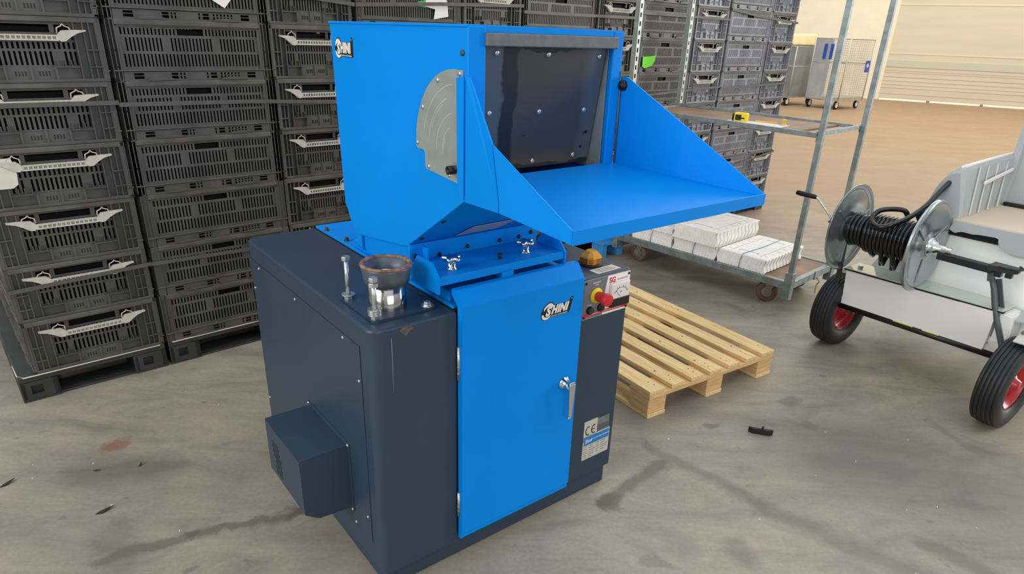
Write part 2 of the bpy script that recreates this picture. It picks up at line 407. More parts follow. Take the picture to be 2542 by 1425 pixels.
def handle_mesh():
    """white locking handle on a short side, local x = -outward side at x=-CW_/2, runs along y"""
    m = MB(); x0, x1 = -CW_ / 2 - .010, -CW_ / 2 + .004
    def arc(q):
        pts = [(q * .157, .177), (q * .125, .1765), (q * .095, .174), (q * .084, .162), (q * .080, .146), (q * .090, .137), (q * .102, .139), (q * .116, .152), (q * .134, .165), (q * .157, .1725)]
        return pts if q > 0 else pts[::-1]
    for q in (-1, 1): m.prism(arc(q), 'x', x0, x1)
    m.box((x0, -.084, .1545), (x1, .084, .159)); m.box((x0, -.084, .1395), (x1, .084, .1445)); m.box((x0 + .009, -.084, .1445), (x1, .084, .1545))
    n = 14
    for i in range(n): s = -.08 + .16 * i / (n - 1); m.box((x0, s - .0018, .1440), (x1, s + .0018, .1555))
    for q in (-1, 1):
        m.tube([(x0 + .006, q * .118, .174), (x0 + .006, q * .115, .184), (x0 + .006, q * .104, .189), (x0 + .006, q * .1, .195), (x0 + .006, q * .097, .189), (x0 + .006, q * .085, .182), (x0 + .006, q * .083, .165)], .0022, 5)
    return m
def bag_mesh():
    m = MB(); bm = m.bm; rnd = random.Random(3); n = 12; V = []
    lx, ly = CW_ / 2 - .035, CD_ / 2 - .025
    for i in range(n + 1):
        row = []
        for j in range(9): row.append(bm.verts.new((-lx + 2 * lx * i / n, -ly + 2 * ly * j / 8, .186 + rnd.uniform(-.0, .024))))
        V.append(row)
    for i in range(n):
        for j in range(8): bm.faces.new([V[i][j], V[i + 1][j], V[i + 1][j + 1], V[i][j + 1]])
    for k in range(7):
        y = rnd.uniform(-.08, .08); x = rnd.uniform(-.2, .2); an = rnd.uniform(-.5, .5)
        m.tube([(x - .06, y - .03, .2), (x, y, .205), (x + .07 * math.cos(an), y + .07 * math.sin(an), .202)], .004, 5)
    return m
YW = R(42.22)
WORG = Vector((-1.539, 2.62, 0)); WU = Vector((math.cos(YW), math.sin(YW), 0)); WN = Vector((-math.sin(YW), math.cos(YW), 0))
R0, RH, G = .112, .219, 1.037
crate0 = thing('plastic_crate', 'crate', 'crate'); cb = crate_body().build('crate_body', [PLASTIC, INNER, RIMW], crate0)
h0 = handle_mesh().build('locking_handle', WHITEP, crate0); tag(h0, 'off-white locking handle')
bagm = bag_mesh().build('crumpled_black_bag', BAG); bag_used = False
used = [False]
ROWN = ['first', 'second', 'third', 'fourth', 'fifth', 'sixth', 'seventh', 'eighth']
ORD = ['first', 'second', 'third', 'fourth', 'fifth', 'sixth', 'seventh', 'eighth', 'ninth', 'tenth', 'eleventh']
cols = [(-.256, 'n')]
for k in range(5): cols += [(k * G + .304, 'w'), (k * G + .815, 'n')]
FILM_SHEEN_ = 0
FILM_SHEEN = mat('film_sheen_crate_plastic', '7D8087', .32, var=.25, vscale=7, spec=.7)  # paler crate plastic: film and reflected daylight put into the colour
crates = {}
for ci, (u, kd) in enumerate(cols):
    for k in range(8):
        if not used[0]: root = crate0; used[0] = True; kids = [cb, h0]
        else:
            root = crate0.copy(); COL.objects.link(root); kids = []
            for src in (cb, h0):
                if src is h0 and kd == 'w': continue
                c = src.copy(); COL.objects.link(c); c.parent = root; kids.append(c)
        jx, jn, jr = random.uniform(-.003, .003), random.uniform(-.004, .006), random.uniform(-.006, .006)
        dep = CD_ / 2 if kd == 'w' else CW_ / 2
        p = WORG + WU * (u + jx) + WN * (dep + jn); p.z = R0 + RH * k
        root.location = p; root.rotation_euler = (0, 0, YW + jr + (R(90) if kd == 'n' else 0))
        root.scale = (1, 1.22, 1) if ci == 0 else (1, 1, 1)
        side = 'broad-side' if kd == 'w' else 'white-handled'
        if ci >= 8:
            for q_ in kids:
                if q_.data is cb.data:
                    q_.material_slots[0].link = 'OBJECT'; q_.material_slots[0].material = FILM_SHEEN
        tag(root, f'{side} black crate, {ROWN[k]} from bottom in the {ORD[ci]} column from left', 'crate', 'stacked black crates on pallets')
        crates[(ci, k)] = root
        if ci <= 3 and k <= 6:
            b = bagm if not bag_used else bagm.copy()
            if bag_used: COL.objects.link(b)
            bag_used = True
            b.location = p; b.rotation_euler = root.rotation_euler; b.scale = root.scale
            tag(b, f'black film inside the crate {ROWN[k]} from bottom, {ORD[ci]} column from left', 'plastic bag', 'black film in the crates')
# far right crates look greyer through their paler film and sheen colour
def label_on(ci, k, pts, m_, name='paper_label', lab=None, n=.004):
    """pts in wall coords (u,z)"""
    root = crates[(ci, k)]
    mb = MB(); P = [WORG + WU * u_ - WN * n + Vector((0, 0, z_)) for u_, z_ in pts]
    inv = (Matrix.Translation(root.location) @ root.rotation_euler.to_matrix().to_4x4() @ Matrix.Diagonal(tuple(root.scale) + (1,))).inverted()
    mb.slab([inv @ q for q in P], (inv.to_3x3() @ (WN * .0015)))
    o = mb.build(name, m_, root); tag(o, lab); return o
label_on(7, 5, [(3.165, 1.308), (3.245, 1.312), (3.305, 1.318), (3.298, 1.285), (3.27, 1.252), (3.19, 1.236), (3.168, 1.25)], mat('green_tag', '6BD81E', .5), lab='bright green tag', n=-.002)
label_on(3, 6, [(1.43, 1.60), (1.53, 1.61), (1.555, 1.55), (1.56, 1.49), (1.47, 1.475), (1.48, 1.52), (1.42, 1.53)], WHITE, lab='torn white paper label', n=-.002)
label_on(3, 6, [(1.375, 1.55), (1.425, 1.56), (1.425, 1.525), (1.375, 1.53)], mat('green_mark', '3FA45A', .5), 'green_sticker', 'small green sticker', n=-.003)
label_on(1, 6, [(.36, 1.53), (.50, 1.54), (.445, 1.478)], WHITE, lab='torn white paper corner', n=-.002)
label_on(0, 3, [(-.50, .955), (-.385, .957), (-.378, .90), (-.382, .862), (-.40, .85), (-.50, .85)], mat('aged_white_panel', 'CFCDBD', .55, var=.06, vscale=30), 'white_flap', 'off-white plastic flap hanging from the handle', n=.008)
# plastic pallets
def plastic_pallet(u0, w_, feet, lab):
    root = thing('plastic_pallet', lab, 'pallet', WORG + WU * u0, YW, 'black plastic pallets under the crates')
    m = MB(); D = 1.2
    m.box((0, .0, .085), (w_, D, .111), .004)
    m.build('deck', PLASTIC2, root)
    for fx in feet:
        for fy in (0, .53, 1.06):
            m = MB()
            if fy == 0:
                P = lambda s, z, n, fx=fx: (fx + s, n * -1 + .0, z)
                grid_panel(m, P, [0, .035, .075, .13], [.008, .03, .068, .085], lambda i, j: i == 1 and j == 1, .01)
                m.box((fx, .02, .008), (fx + .13, .14, .085)); m.box((fx, 0, .008), (fx + .02, .14, .085), .004); m.box((fx + .11, 0, .008), (fx + .13, .14, .085))
            else: m.box((fx, fy, .008), (fx + .13, fy + .14, .085), .005)
            m.build('foot', PLASTIC2, root)
    for fx in feet:
        m = MB(); m.box((fx, 0, 0), (fx + .13, D, .012), .002); m.build('runner', PLASTIC2, root)
    m = MB(); m.box((feet[0], .01, 0), (feet[-1] + .13, .13, .009), .002)
    for i in range(int(w_ / .08)): m.box((.02 + i * .08, .035, .009), (.07 + i * .08, .04, .0105))
    m.build('bottom_board', PLASTIC2, root)
    m = MB()
    m.tube([(0.0, .15, .108), (.002, .03, .109), (.02, -.003, .1095), (w_ - .02, -.003, .1095), (w_ - .002, .03, .109)], .0025, 6)
    m.build('edge_strip', CREAM, root)
    for i in range(3):
        pass
    return root
plastic_pallet(-.555, .54, (0, .41), 'black plastic pallet under the leftmost column of crates')
nm = ['second and third', 'fourth and fifth', 'sixth and seventh', 'eighth and ninth', 'tenth and eleventh']
for k in range(5): plastic_pallet(k * G, 1.02, (0, .445, .89), f'black plastic pallet under the {nm[k]} columns of crates')
# rear crates of the leftmost stack, whose side can be seen at a grazing angle
for k in range(8):
    root = crate0.copy(); COL.objects.link(root)
    for src in (cb, h0):
        c = src.copy(); COL.objects.link(c); c.parent = root
    p = WORG + WU * -.256 + WN * .91; p.z = R0 + RH * k
    root.location = p; root.rotation_euler = (0, 0, YW + R(90)); root.scale = (.97, 1.22, 1)
    tag(root, f'black crate hidden behind the leftmost column, {ROWN[k]} from bottom, only its side showing', 'crate', 'stacked black crates on pallets')
# straps
def strap(pts, lab):
    m = MB(); pts = [(pts[0][0] - .009, pts[0][1])] + pts[1:-1] + [(pts[-1][0] + .006, pts[-1][1])]
    for (u0, z0), (u1, z1) in zip(pts, pts[1:]):
        A = WORG + WU * u0 - WN * .012; B = WORG + WU * u1 - WN * .012; A.z, B.z = z0, z1
        m.bar(A, B, .0015, .016)
    for (u0, z0), sgn in ((pts[0], -1), (pts[-1], 1)):
        A = WORG + WU * u0 - WN * .0125; B = WORG + WU * u0 + WN * .6; A.z = B.z = z0; m.bar(A, B, .0015, .016)
    o = m.build('packing_strap', STRAPM); tag(o, lab, 'strap', 'grey packing straps round the crate stacks')
strap([(-.50, 1.136), (-.012, 1.133)], 'grey packing strap round the leftmost crate column, upper')
strap([(-.50, .466), (-.012, .486)], 'grey packing strap round the leftmost crate column, lower')
strap([(.004, 1.125), (.5, 1.12), (1.018, 1.099)], 'grey packing strap round second and third crate columns, at mid height')
strap([(.004, .484), (.4, .475), (1.018, .48)], 'grey packing strap round second and third crate columns, low down')
strap([(.004, 1.60), (.5, 1.565), (1.018, 1.52)], 'grey packing strap round second and third crate columns, topmost')
strap([(1.04, 1.52), (1.5, 1.545), (2.055, 1.563)], 'grey packing strap round fourth and fifth crate columns, above the blue hopper')
strap([(2.078, 1.534), (2.7, 1.537), (3.09, 1.54)], 'grey packing strap round sixth and seventh crate columns, above the blue hopper')
strap([(3.114, 1.572), (3.6, 1.571), (4.128, 1.57)], 'grey packing strap round eighth and ninth crate columns, above the green tag')
strap([(3.114, 1.06), (3.6, 1.08), (4.128, 1.10)], 'grey packing strap round eighth and ninth crate columns, below the green tag')
strap([(4.152, 1.64), (4.5, 1.61), (5.166, 1.58)], 'grey packing strap round the two rightmost crate columns, topmost')
strap([(4.152, 1.087), (5.166, 1.108)], 'grey packing strap round the two rightmost crate columns, at mid height')
strap([(4.152, .44), (4.5, .463), (5.166, .53)], 'grey packing strap round the two rightmost crate columns, near the floor')

# ------------------------------------------------------------------ granulator
MX, MY, MYAW = -.324, 1.349, R(38.59)
G0 = thing('granulator', 'blue and dark grey plastics granulator with a hopper and feed tray, standing in the middle', 'machine', (MX, MY, 0), MYAW)
m = MB(); m.box((.012, .012, 0), (.85, .88, .08), .004); m.build('base_frame', DARK, G0)
# left housing with a large rounded front corner
def rounded_rect(x0, y0, x1, y1, rad, n=6, corners=(1, 1, 1, 1)):
    pts = []
    for (cx, cy, a0, on, kx, ky) in ((x0, y0, 180, corners[0], 1, 1), (x1, y0, 270, corners[1], -1, 1), (x1, y1, 0, corners[2], -1, -1), (x0, y1, 90, corners[3], 1, -1)):
        if not on: pts.append((cx, cy)); continue
        for i in range(n + 1):
            t = R(a0 + 90 * i / n); pts.append((cx + kx * rad + rad * math.cos(t), cy + ky * rad + rad * math.sin(t)))
    return pts
def housing(name, x0, x1, rad, z0, z1, corners):
    m = MB(); bev = .006; n = 16
    outer = rounded_rect(x0, 0, x1, .89, rad, n, corners); inner = rounded_rect(x0 + bev, bev, x1 - bev, .89 - bev, max(rad - bev, .001), n, corners)
    mid = rounded_rect(x0 + bev * .3, bev * .3, x1 - bev * .3, .89 - bev * .3, max(rad - bev * .3, .001), n, corners)
    rings = []
    for pts, z in ((outer, z0), (outer, z1 - bev), (mid, z1 - bev * .3), (inner, z1)): rings.append([m.bm.verts.new((p[0], p[1], z)) for p in pts])
    k = len(outer)
    for A, B in zip(rings, rings[1:]):
        for i in range(k):
            f = m.bm.faces.new([A[i], A[(i + 1) % k], B[(i + 1) % k], B[i]]); f.smooth = False
    m.bm.faces.new(rings[0][::-1]); m.bm.faces.new(rings[-1])
    ob = m.build(name, DARK, G0)
    return ob
lh = housing('left_housing', 0, .233, .032, .06, .79, (1, 0, 0, 1))
rh = housing('right_housing', .656, .864, .01, .076, .791, (0, 1, 1, 0))
# side panel
m = MB(); m.box((-.0025, .063, .13), (.0, .859, .731), .001); sp = m.build('side_panel', DARK, G0)
for (y, z_) in ((.777, .717), (.843, .632), (.474, .715), (.155, .72), (.075, .633), (.845, .217), (.079, .211), (.161, .138), (.6, .138)):
    m = MB(); m.lathe([(.0045, 0), (.0045, .0012), (.003, .0026), (.0, .003)], 12, Matrix.Translation((-.0025, y, z_)) @ Matrix.Rotation(R(-90), 4, 'Y'), cap=False); m.build('screw', ZINC, sp)
# motor cover
m = MB(); pr = [(-.003, .178), (-.10, .184), (-.14, .215), (-.14, .386), (-.003, .386)]
MTH = .145
fx = -.14
P = lambda s, z, n: (fx - n, .178 + s, z)
# holes on outer face
m.prism([(-.003, .178), (-.10, .184), (-.1385, .213), (-.1385, .386), (-.003, .386)], 'y', .178, .443, .002)
# wrongly-ordered polygon axes fixed by building in x,z
mc = m.build('motor_cover', DARK, G0)
m = MB(); m.box((-.006, .166, .170), (-.002, .452, .398), .001); m.build('cover_flange', DARK, mc)
m = MB(); rnd = random.Random(1)
for i in range(6):
    for j in range(13):
        y = .395 - i * .0105 - (j % 2) * .005; z_ = .335 - j * .0085 + (0)
        if (i in (0,) and j > 6) or (i == 5 and j < 5): continue
        m.lathe([(.0028, 0), (.0028, .0004)], 8, Matrix.Translation((-.1388, y, z_)) @ Matrix.Rotation(R(-90), 4, 'Y'))
m.build('vent_holes', BLACK, mc)
for (y, z_) in ((.445, .392), (.173, .391), (.172, .177)):
    m = MB(); m.lathe([(.0045, 0), (.0045, .0012), (.003, .0026), (.0, .003)], 12, Matrix.Translation((-.006, y, z_)) @ Matrix.Rotation(R(-90), 4, 'Y'), cap=False); m.build('screw', ZINC, mc)
# centre body
m = MB(); m.box((.233, .012, .078), (.656, .885, .79), .002); m.build('centre_body', BLACKP, G0)
m = MB()
m.box((.236, .02, .785), (.654, .888, .797), .002)
m.box((.245, .052, .795), (.628, .60, .824), .006, seg=3)
m.build('blue_cover_plate', BLUE, G0)
for (x, y) in ((.245, .81), (.252, .67), (.62, .81), (.62, .67)):
    m = MB(); m.lathe([(.009, 0), (.009, .002)], 16, Matrix.Translation((x, y, .797))); m.prism(hexpr(.0065), 'z', .799, .808, mtx=Matrix.Translation((x, y, 0)))
    m.build('bolt', mat('rusty_bolt', '55453B', .6, .4, var=.3, vscale=80), G0)
# door
m = MB()
prof = [(0.0, .805), (-.018, .803), (-.016, .8), (-.018, .095), (-.010, .095), (-.012, .075), (0.0, .075)]
prof = [(-.001, .075), (-.013, .075), (-.013, .095), (-.019, .096), (-.019, .803), (.010, .841), (.03, .841), (.03, .826), (-.001, .803)]
m.prism(prof, 'x', .237, .652, .0015)
dr_ = m.build('door', BLUE, G0); tag(dr_, 'blue cabinet door')
m = MB(); m.lathe([(.022, 0), (.022, .004), (.017, .008), (.013, .02), (.012, .034)], 28, Matrix.Translation((.601, -.019, .482)) @ RX)
m.hexa([(.590, -.056, .49), (.612, -.056, .49), (.612, -.044, .49), (.590, -.044, .49), (.590, -.056, .498), (.612, -.056, .498), (.612, -.044, .498), (.590, -.044, .498)], .003)
m.hexa([(.600, -.052, .376), (.612, -.052, .372), (.612, -.045, .372), (.600, -.045, .376), (.589, -.058, .492), (.613, -.058, .492), (.613, -.042, .492), (.589, -.042, .492)], .003)
m.hexa([(.598, -.05, .371), (.612, -.05, .368), (.612, -.034, .368), (.598, -.034, .371), (.600, -.052, .378), (.612, -.052, .375), (.612, -.036, .375), (.600, -.036, .378)], .002)
tag(m.build('door_handle', CHROME, dr_), 'chrome turn handle')
for z0, z1 in ((.6, .695), (.16, .24)):
    m = MB(); m.tube([(.2345, -.008, z0), (.2345, -.008, z1)], .0045, 10)
    for i in range(1, 5): m.lathe([(.005, 0), (.005, .001)], 10, Matrix.Translation((.2345, -.008, z0 + (z1 - z0) * i / 5)))
    m.build('hinge', ZINC, dr_)
def arcpts(cx, cy, rx, ry, a0, a1, n=16): return [(cx + rx * math.cos(R(a0 + (a1 - a0) * i / n)), cy + ry * math.sin(R(a0 + (a1 - a0) * i / n))) for i in range(n + 1)]
def logo(parent, base, sc, shear, hs=1.0):
    """badge 0.12 wide by about .055, drawn around its centre; the slant is in the meshes"""
    SH = Matrix(((1, shear, 0, 0), (0, 1, 0, 0), (0, 0, 1, 0), (0, 0, 0, 1)))
    def bake(o):
        o.data.transform(o.matrix_basis); o.data.transform(SH); o.matrix_basis = Matrix(); return o
    m = MB()
    m.prism(arcpts(-.036, 0, .0245, .0280, 0, 360, 32)[:-1], 'z', 0, .0006)
    m.prism([(-.04, -.0215), (.055, -.0215), (.0575, -.019), (.0575, .024)] + arcpts(.0515, .0235, .0060, .0060, 0, 180, 10) + [(.0455, .0165), (-.02, .0165), (-.04, .012)], 'z', 0, .0007)
    lg = m.build('brand_badge', BLACK, parent); lg.data.transform(SH); lg.matrix_local = base @ Matrix.Diagonal((sc, sc * hs, 1, 1)); tag(lg, 'black and white badge')
    m = MB()
    m.prism(arcpts(-.036, .0005, .0210, .0245, 12, 158, 18) + arcpts(-.0345, -.0045, .0185, .0205, 158, 20, 18), 'z', .0007, .0010); bake(m.build('badge_swoosh', STICK, lg))
    m = MB()
    m.prism(arcpts(-.036, -.0005, .0222, .0255, 198, 318, 18) + arcpts(-.0335, .0025, .0200, .0210, 310, 205, 18), 'z', .0007, .0010); bake(m.build('badge_swoosh', STICK, lg))
    bake(text('badge_letter', 'S', .040, STICK, lg, Matrix.Translation((-.0330, -.0015, .0013)), offset=.0020, xs=.92))
    for ch, x, xs_ in (('H', -.0095, .82), ('I', .0068, .9), ('N', .0235, .84), ('I', .0405, .9)):
        bake(text('badge_letter', ch, .0350, STICK, lg, Matrix.Translation((x, .0005, .0013)), offset=.0021, xs=xs_))
    bake(text('badge_small_text', 'plastics technologies', .0070, STICK, lg, Matrix.Translation((.0165, -.0177, .0010)), extrude=.0002, xs=1.12))
    bake(text('badge_registered', 'R', .0065, STICK, lg, Matrix.Translation((.0513, .0235, .0010)), extrude=.0002))
    return lg
logo(dr_, FR(.552, -.0192, .731), .92, .30)
# control panel
m = MB(); pw = rounded_rect(.667, .660, .860, .784, .006, 4)
m.prism(pw, 'y', -.003, .0); cp = m.build('control_panel', ZINC, G0)
m = MB(); m.prism([(.669, .662), (.752, .662), (.747, .69), (.763, .782), (.674, .782), (.669, .778)], 'y', -.0038, -.003); m.build('panel_field', PGREY, cp)
m = MB(); m.prism([(.752, .662), (.857, .662), (.858, .666), (.858, .778), (.855, .782), (.763, .782), (.747, .69)], 'y', -.0038, -.003); m.build('panel_field', WHITE, cp)
m = MB(); m.box((.669, -.0044, .668), (.858, -.0038, .678)); m.build('red_band', RED, cp)
text('panel_text', 'DISCONNECT POWER SUPPLY BEFORE SERVICING', .0058, WHITE, cp, FR(.763, -.0045, .673), extrude=.0002, xs=1.0)
text('panel_text', 'SG', .0235, RED, cp, FR(.783, -.004, .7655), offset=.0007, xs=.95)
text('panel_text', 'GRANULATOR', .0078, RED, cp, FR(.825, -.004, .764), extrude=.0002, xs=.86)
text('panel_text', 'EMERGENCY', .0058, WHITE, cp, FR(.719, -.004, .771), extrude=.0002)
text('panel_text', 'STOP', .0058, WHITE, cp, FR(.719, -.004, .764), extrude=.0002)
text('panel_text', 'START', .006, WHITE, cp, FR(.696, -.004, .703), extrude=.0002)
m = MB(); m.lathe([(.0235, 0), (.0235, .003), (.014, .004), (.014, .008), (.011, .009)], 32, Matrix.Translation((.7185, -.0038, .731)) @ RX); eb = m.build('emergency_stop', YEL, cp)
m = MB(); m.lathe([(.0135, .006), (.015, .010), (.0165, .036), (.0190, .038), (.0190, .0385), (.0190, .050), (.0182, .052), (.0165, .0525), (0.001, .0528)], 32, Matrix.Translation((.7185, -.0038, .731)) @ RX); tag(m.build('mushroom_button', RED, eb), 'red push button')
for x, mt, nm_ in ((.696, GREENB, 'start_button'), (.740, BLACK, 'black_button')):
    m = MB(); m.mi = 0; m.lathe([(.0125, 0), (.0125, .007), (.010, .009)], 26, Matrix.Translation((x, -.0038, .6885)) @ RX); m.mi = 1
    m.lathe([(.0095, .009), (.009, .011)], 26, Matrix.Translation((x, -.0038, .6885)) @ RX); m.build(nm_, [BLACK, mt], cp)
m = MB(); m.box((.772, -.016, .706), (.850, -.004, .757), .003); mtb = m.build('ammeter', mat('meter_white', 'D9D8D2', .25, coat=.6), cp)
m = MB(); m.box((.772, -.0185, .682), (.850, -.004, .709), .002); m.build('meter_lower_cover', BLACK, mtb)
m = MB()
for i in range(9):
    t = R(150 - i * 15); c = Vector((.811, 0, .712)); r0, r1 = .030, .035 if i % 2 else .037
    m.bar(c + Vector((r0 * math.cos(t), -.0165, r0 * math.sin(t))), c + Vector((r1 * math.cos(t), -.0165, r1 * math.sin(t))), .0008, .0006)
ap = arcpts(.811, .712, .030, .030, 150, 30, 16)
for A, B in zip(ap, ap[1:]): m.bar((A[0], -.0165, A[1]), (B[0], -.0165, B[1]), .0006, .0006)
m.bar((.811, -.0165, .712), (.79, -.0165, .733), .0007, .0006)
m.build('meter_scale', BLACK, mtb); text('meter_letter', 'A', .008, BLACK, mtb, FR(.811, -.0168, .728), extrude=.0002)
for (x, z_) in ((.675, .775), (.852, .775), (.675, .668), (.852, .668)):
    m = MB(); m.lathe([(.004, 0), (.004, .002), (.002, .003)], 12, Matrix.Translation((x, -.0038, z_)) @ RX); m.build('screw', BLACK, cp)
# rating plates
ALU = mat('aluminium_plate', 'C4BFB2', .4, .2, var=.05, vscale=30)
m = MB(); m.box((.722, -.002, .212), (.781, 0, .289)); ce = m.build('ce_plate', ALU, G0); tag(ce, 'silver CE plate')
for cx, e_ in ((.741, 0), (.767, 1)):
    m = MB(); m.prism(arcpts(cx, .252, .0125, .017, 65, 295, 14) + arcpts(cx, .252, .0095, .0135, 295, 65, 14), 'y', -.0026, -.002)
    if e_: m.box((cx - .011, -.0026, .2505), (cx + .003, -.002, .2535))
    m.build('ce_letter', BLACK, ce)
m = MB(); m.box((.781, -.0015, .232), (.836, 0, .284)); gp = m.build('grey_plate', mat('worn_grey_plate', '777B7C', .45, .3, var=.12, vscale=60), G0)
m = MB(); m.box((.784, -.0018, .236), (.833, -.0015, .258)); m.build('dark_field', mat('dark_plate_field', '4D545A', .5), gp)
m = MB(); m.box((.722, -.002, .140), (.843, 0, .232)); rp_ = m.build('rating_plate', ALU, G0)
m = MB(); m.box((.726, -.0026, .196), (.840, -.002, .228)); m.build('blue_header', mat('header_blue', '1F74B8', .4), rp_)
text('plate_text', 'Shini', .019, WHITE, rp_, FR(.745, -.0028, .211), extrude=.0002, shear=.3, xs=.85)
text('plate_text', 'SHINI PLASTICS TECHNOLOGIES, INC.', .0050, WHITE, rp_, FR(.799, -.0028, .213), extrude=.0002)
m = MB(); rnd = random.Random(5)
for col_, (xa, xb) in enumerate(((.728, .745), (.75, .778), (.785, .80), (.805, .836))):
    for i in range(6):
        zz = .189 - i * .0085
        if col_ > 1 and i > 4: continue
        m.box((xa, -.0024, zz), (xa + (xb - xa) * rnd.uniform(.55, 1), -.002, zz + .0022))
m.build('printed_lines', mat('print_grey', '7D7A74', .6), rp_)
# warning beacon and label on top of the right housing
m = MB(); m.lathe([(.038, 0), (.038, .004), (.034, .007)], 36, Matrix.Translation((.776, .088, .791))); bc_ = m.build('beacon_base', BLACK, G0)
AMB = mat('amber_lens', 'C97A10', .18, trans=.25, coat=.5, var=.35, vscale=60, streak=(1, 1, .05))
AMB2 = mat('amber_cap', 'DE9A18', .2, trans=.2, coat=.5)
def poly8(rr, z, k=.55):
    s = rr; c = rr * k; return [(s, -c, z), (s, c, z), (c, s, z), (-c, s, z), (-s, c, z), (-s, -c, z), (-c, -s, z), (c, -s, z)]
def loft(m_, rings, mtx):
    R_ = [[m_.bm.verts.new(mtx @ Vector(p)) for p in rg] for rg in rings]; n = len(R_[0])
    fs = []
    for A, B in zip(R_, R_[1:]):
        for i in range(n): fs.append(m_.bm.faces.new([A[i], A[(i + 1) % n], B[(i + 1) % n], B[i]]))
    fs += [m_.bm.faces.new(R_[0][::-1]), m_.bm.faces.new(R_[-1])]; m_._tag(fs)
m = MB(); loft(m, [poly8(.030, 0), poly8(.029, .018)], Matrix.Translation((.776, .088, .797))); m.mi = 1
loft(m, [poly8(.0305, .018), poly8(.028, .022), poly8(.013, .038), poly8(.010, .038)], Matrix.Translation((.776, .088, .797)))
tag(m.build('beacon_lens', [AMB, AMB2], bc_), 'amber warning lamp lens')
m = MB(); T_ = Matrix.Translation((.778, .026, .7915)) @ Matrix.Rotation(R(2), 4, 'Z'); m.box((-.05, -.019, 0), (.05, .019, .0008), mtx=T_); m.mi = 1
for i in range(3): m.box((-.036, -.010 + i * .009, .0008), (.034 - i * .004, -.0075 + i * .009, .001), mtx=T_)
tag(m.build('warning_sticker', [mat('aged_label', 'C9C3B4', .6), mat('label_print', '6B4540', .6)], G0), 'worn paper label on top')
# outlet pipe with collar and its plate
m = MB(); m.prism(rounded_rect(.028, .042, .205, .232, .012, 4), 'z', .79, .796, .0015); plt = m.build('pipe_plate', DARK, G0)
m = MB(); c = Matrix.Translation((.107, .118, 0))
m.lathe([(.0468, .796), (.0468, .875), (.044, .875), (.044, .80)], 48, c, cap=False); pp = m.build('outlet_pipe', BRUSH, G0)
m = MB(); m.lathe([(.0475, .856), (.0535, .857), (.0575, .875), (.060, .897), (.060, .904), (.053, .904), (.046, .87), (.044, .80)], 48, c, cap=False)
m.build('pipe_collar', mat('worn_pipe_collar', '56616A', .42, .4, var=.18, vscale=20), pp)
m = MB(); m.lathe([(.0595, .9015), (.0635, .9025), (.0640, .9055), (.061, .909), (.054, .908), (.0525, .904), (.055, .90)], 48, c, cap=False)
tag(m.build('rusty_rim', mat('rusty_rim', '6B4334', .65, .2, hex2='9A7C6C', vscale=55), pp), 'rusty rim')
def bolt(x, y, h, r_, washers, nuts=(), head='head'):
    m = MB(); z0 = .796; c = Matrix.Translation((x, y, 0))
    for i in range(washers): m.lathe([(.017, z0 + .009 + i * .0032), (.017, z0 + .0118 + i * .0032)], 24, c)
    m.prism(hexpr(.011), 'z', z0, z0 + .009, mtx=c)
    if h:
        m.lathe([(r_, z0), (r_, z0 + h - .002)], 14, c)
        m.prism(hexpr(.0115), 'z', z0 + h - .010, z0 + h, .001, mtx=c)
        for zz in nuts: m.prism(hexpr(.0125), 'z', zz, zz + .010, .001, mtx=c)
    else: m.lathe([(.016, z0), (.016, z0 + .003)], 24, c); m.prism(hexpr(.0095), 'z', z0 + .003, z0 + .012, .001, mtx=c)
    m.build('plate_bolt', ZINC, plt)
bolt(.046, .213, .111, .0058, 1); bolt(.043, .060, .103, .0062, 5, (.876, ), ); bolt(.186, .06, 0, 0, 0)
m = MB(); m.lathe([(.0175, .892), (.0175, .892)], 8) if 0 else None
# rust patch on the front edge
m = MB(); m.prism([(.073, .79 - .012), (.085, .7855), (.105, .785), (.112, .777), (.10, .770), (.092, .760), (.080, .768)], 'y', -.0006, .0)
m.build('rust_patch', mat('rust_patch', '63503F', .7, hex2='39424A', vscale=90), lh)
m = MB(); m.tube([(.052, .0, .765), (.0525, -.0002, .70), (.051, .0, .62)], .0008, 5); m.build('scratch', mat('scratch', '7C8790', .5), lh)
# ------- hopper
HX0, HX1, YF, YB = .21, .648, -.075, .584
hp = MB()
side = [(YF, 1.437), (YB, 1.436), (.566, .952), (.507, .867), (.197, .910), (YF, 1.087)]
hp.prism(side, 'x', HX0, HX0 + .005, .001)
hp.prism(side, 'x', HX1 - .005, HX1, .001)
hp.prism([(YF + .004, 1.434), (YB - .002, 1.434), (YB - .002, 1.429), (YF + .004, 1.429)], 'x', HX0 + .004, HX1 - .004)
hp.prism([(YB - .001, 1.433), (.565, .952), (.506, .868), (.501, .871), (.559, .953), (YB - .007, 1.433)], 'x', HX0 + .004, HX1 - .004)
hp.prism([(YF, 1.089), (.197, .912), (.201, .917), (YF + .006, 1.093)], 'x', HX0 + .004, HX1 - .004)
hp.box((HX0 - .003, YF - .006, 1.433), (HX1 + .003, YB + .004, 1.4385), .001)
# front frame
hp.box((HX0 - .001, YF - .008, 1.085), (HX0 + .042, YF + .006, 1.436), .0025); hp.box((HX1 - .028, YF - .008, 1.085), (HX1 + .004, YF + .006, 1.436), .0025)
hp.box((HX0 + .04, YF - .006, 1.4225), (HX1 - .026, YF + .01, 1.436), .003)
# neck flange below
hp.box((HX0 + .012, .188, .823), (HX1 - .012, .496, .915)); hp.box((HX0, .184, .862), (HX1 - .01, .194, .916), .001)
hop = hp.build('hopper', BLUE, G0)
m = MB()
m.prism([(YF + .006, 1.425), (.5, 1.425), (.5, 1.12), (YF + .006, 1.12)], 'x', HX0 + .0405, HX0 + .0425); m.prism([(YF + .006, 1.425), (.5, 1.425), (.5, 1.12), (YF + .006, 1.12)], 'x', HX1 - .0305, HX1 - .028)
m.build('inner_side_plate', STEEL, hop)
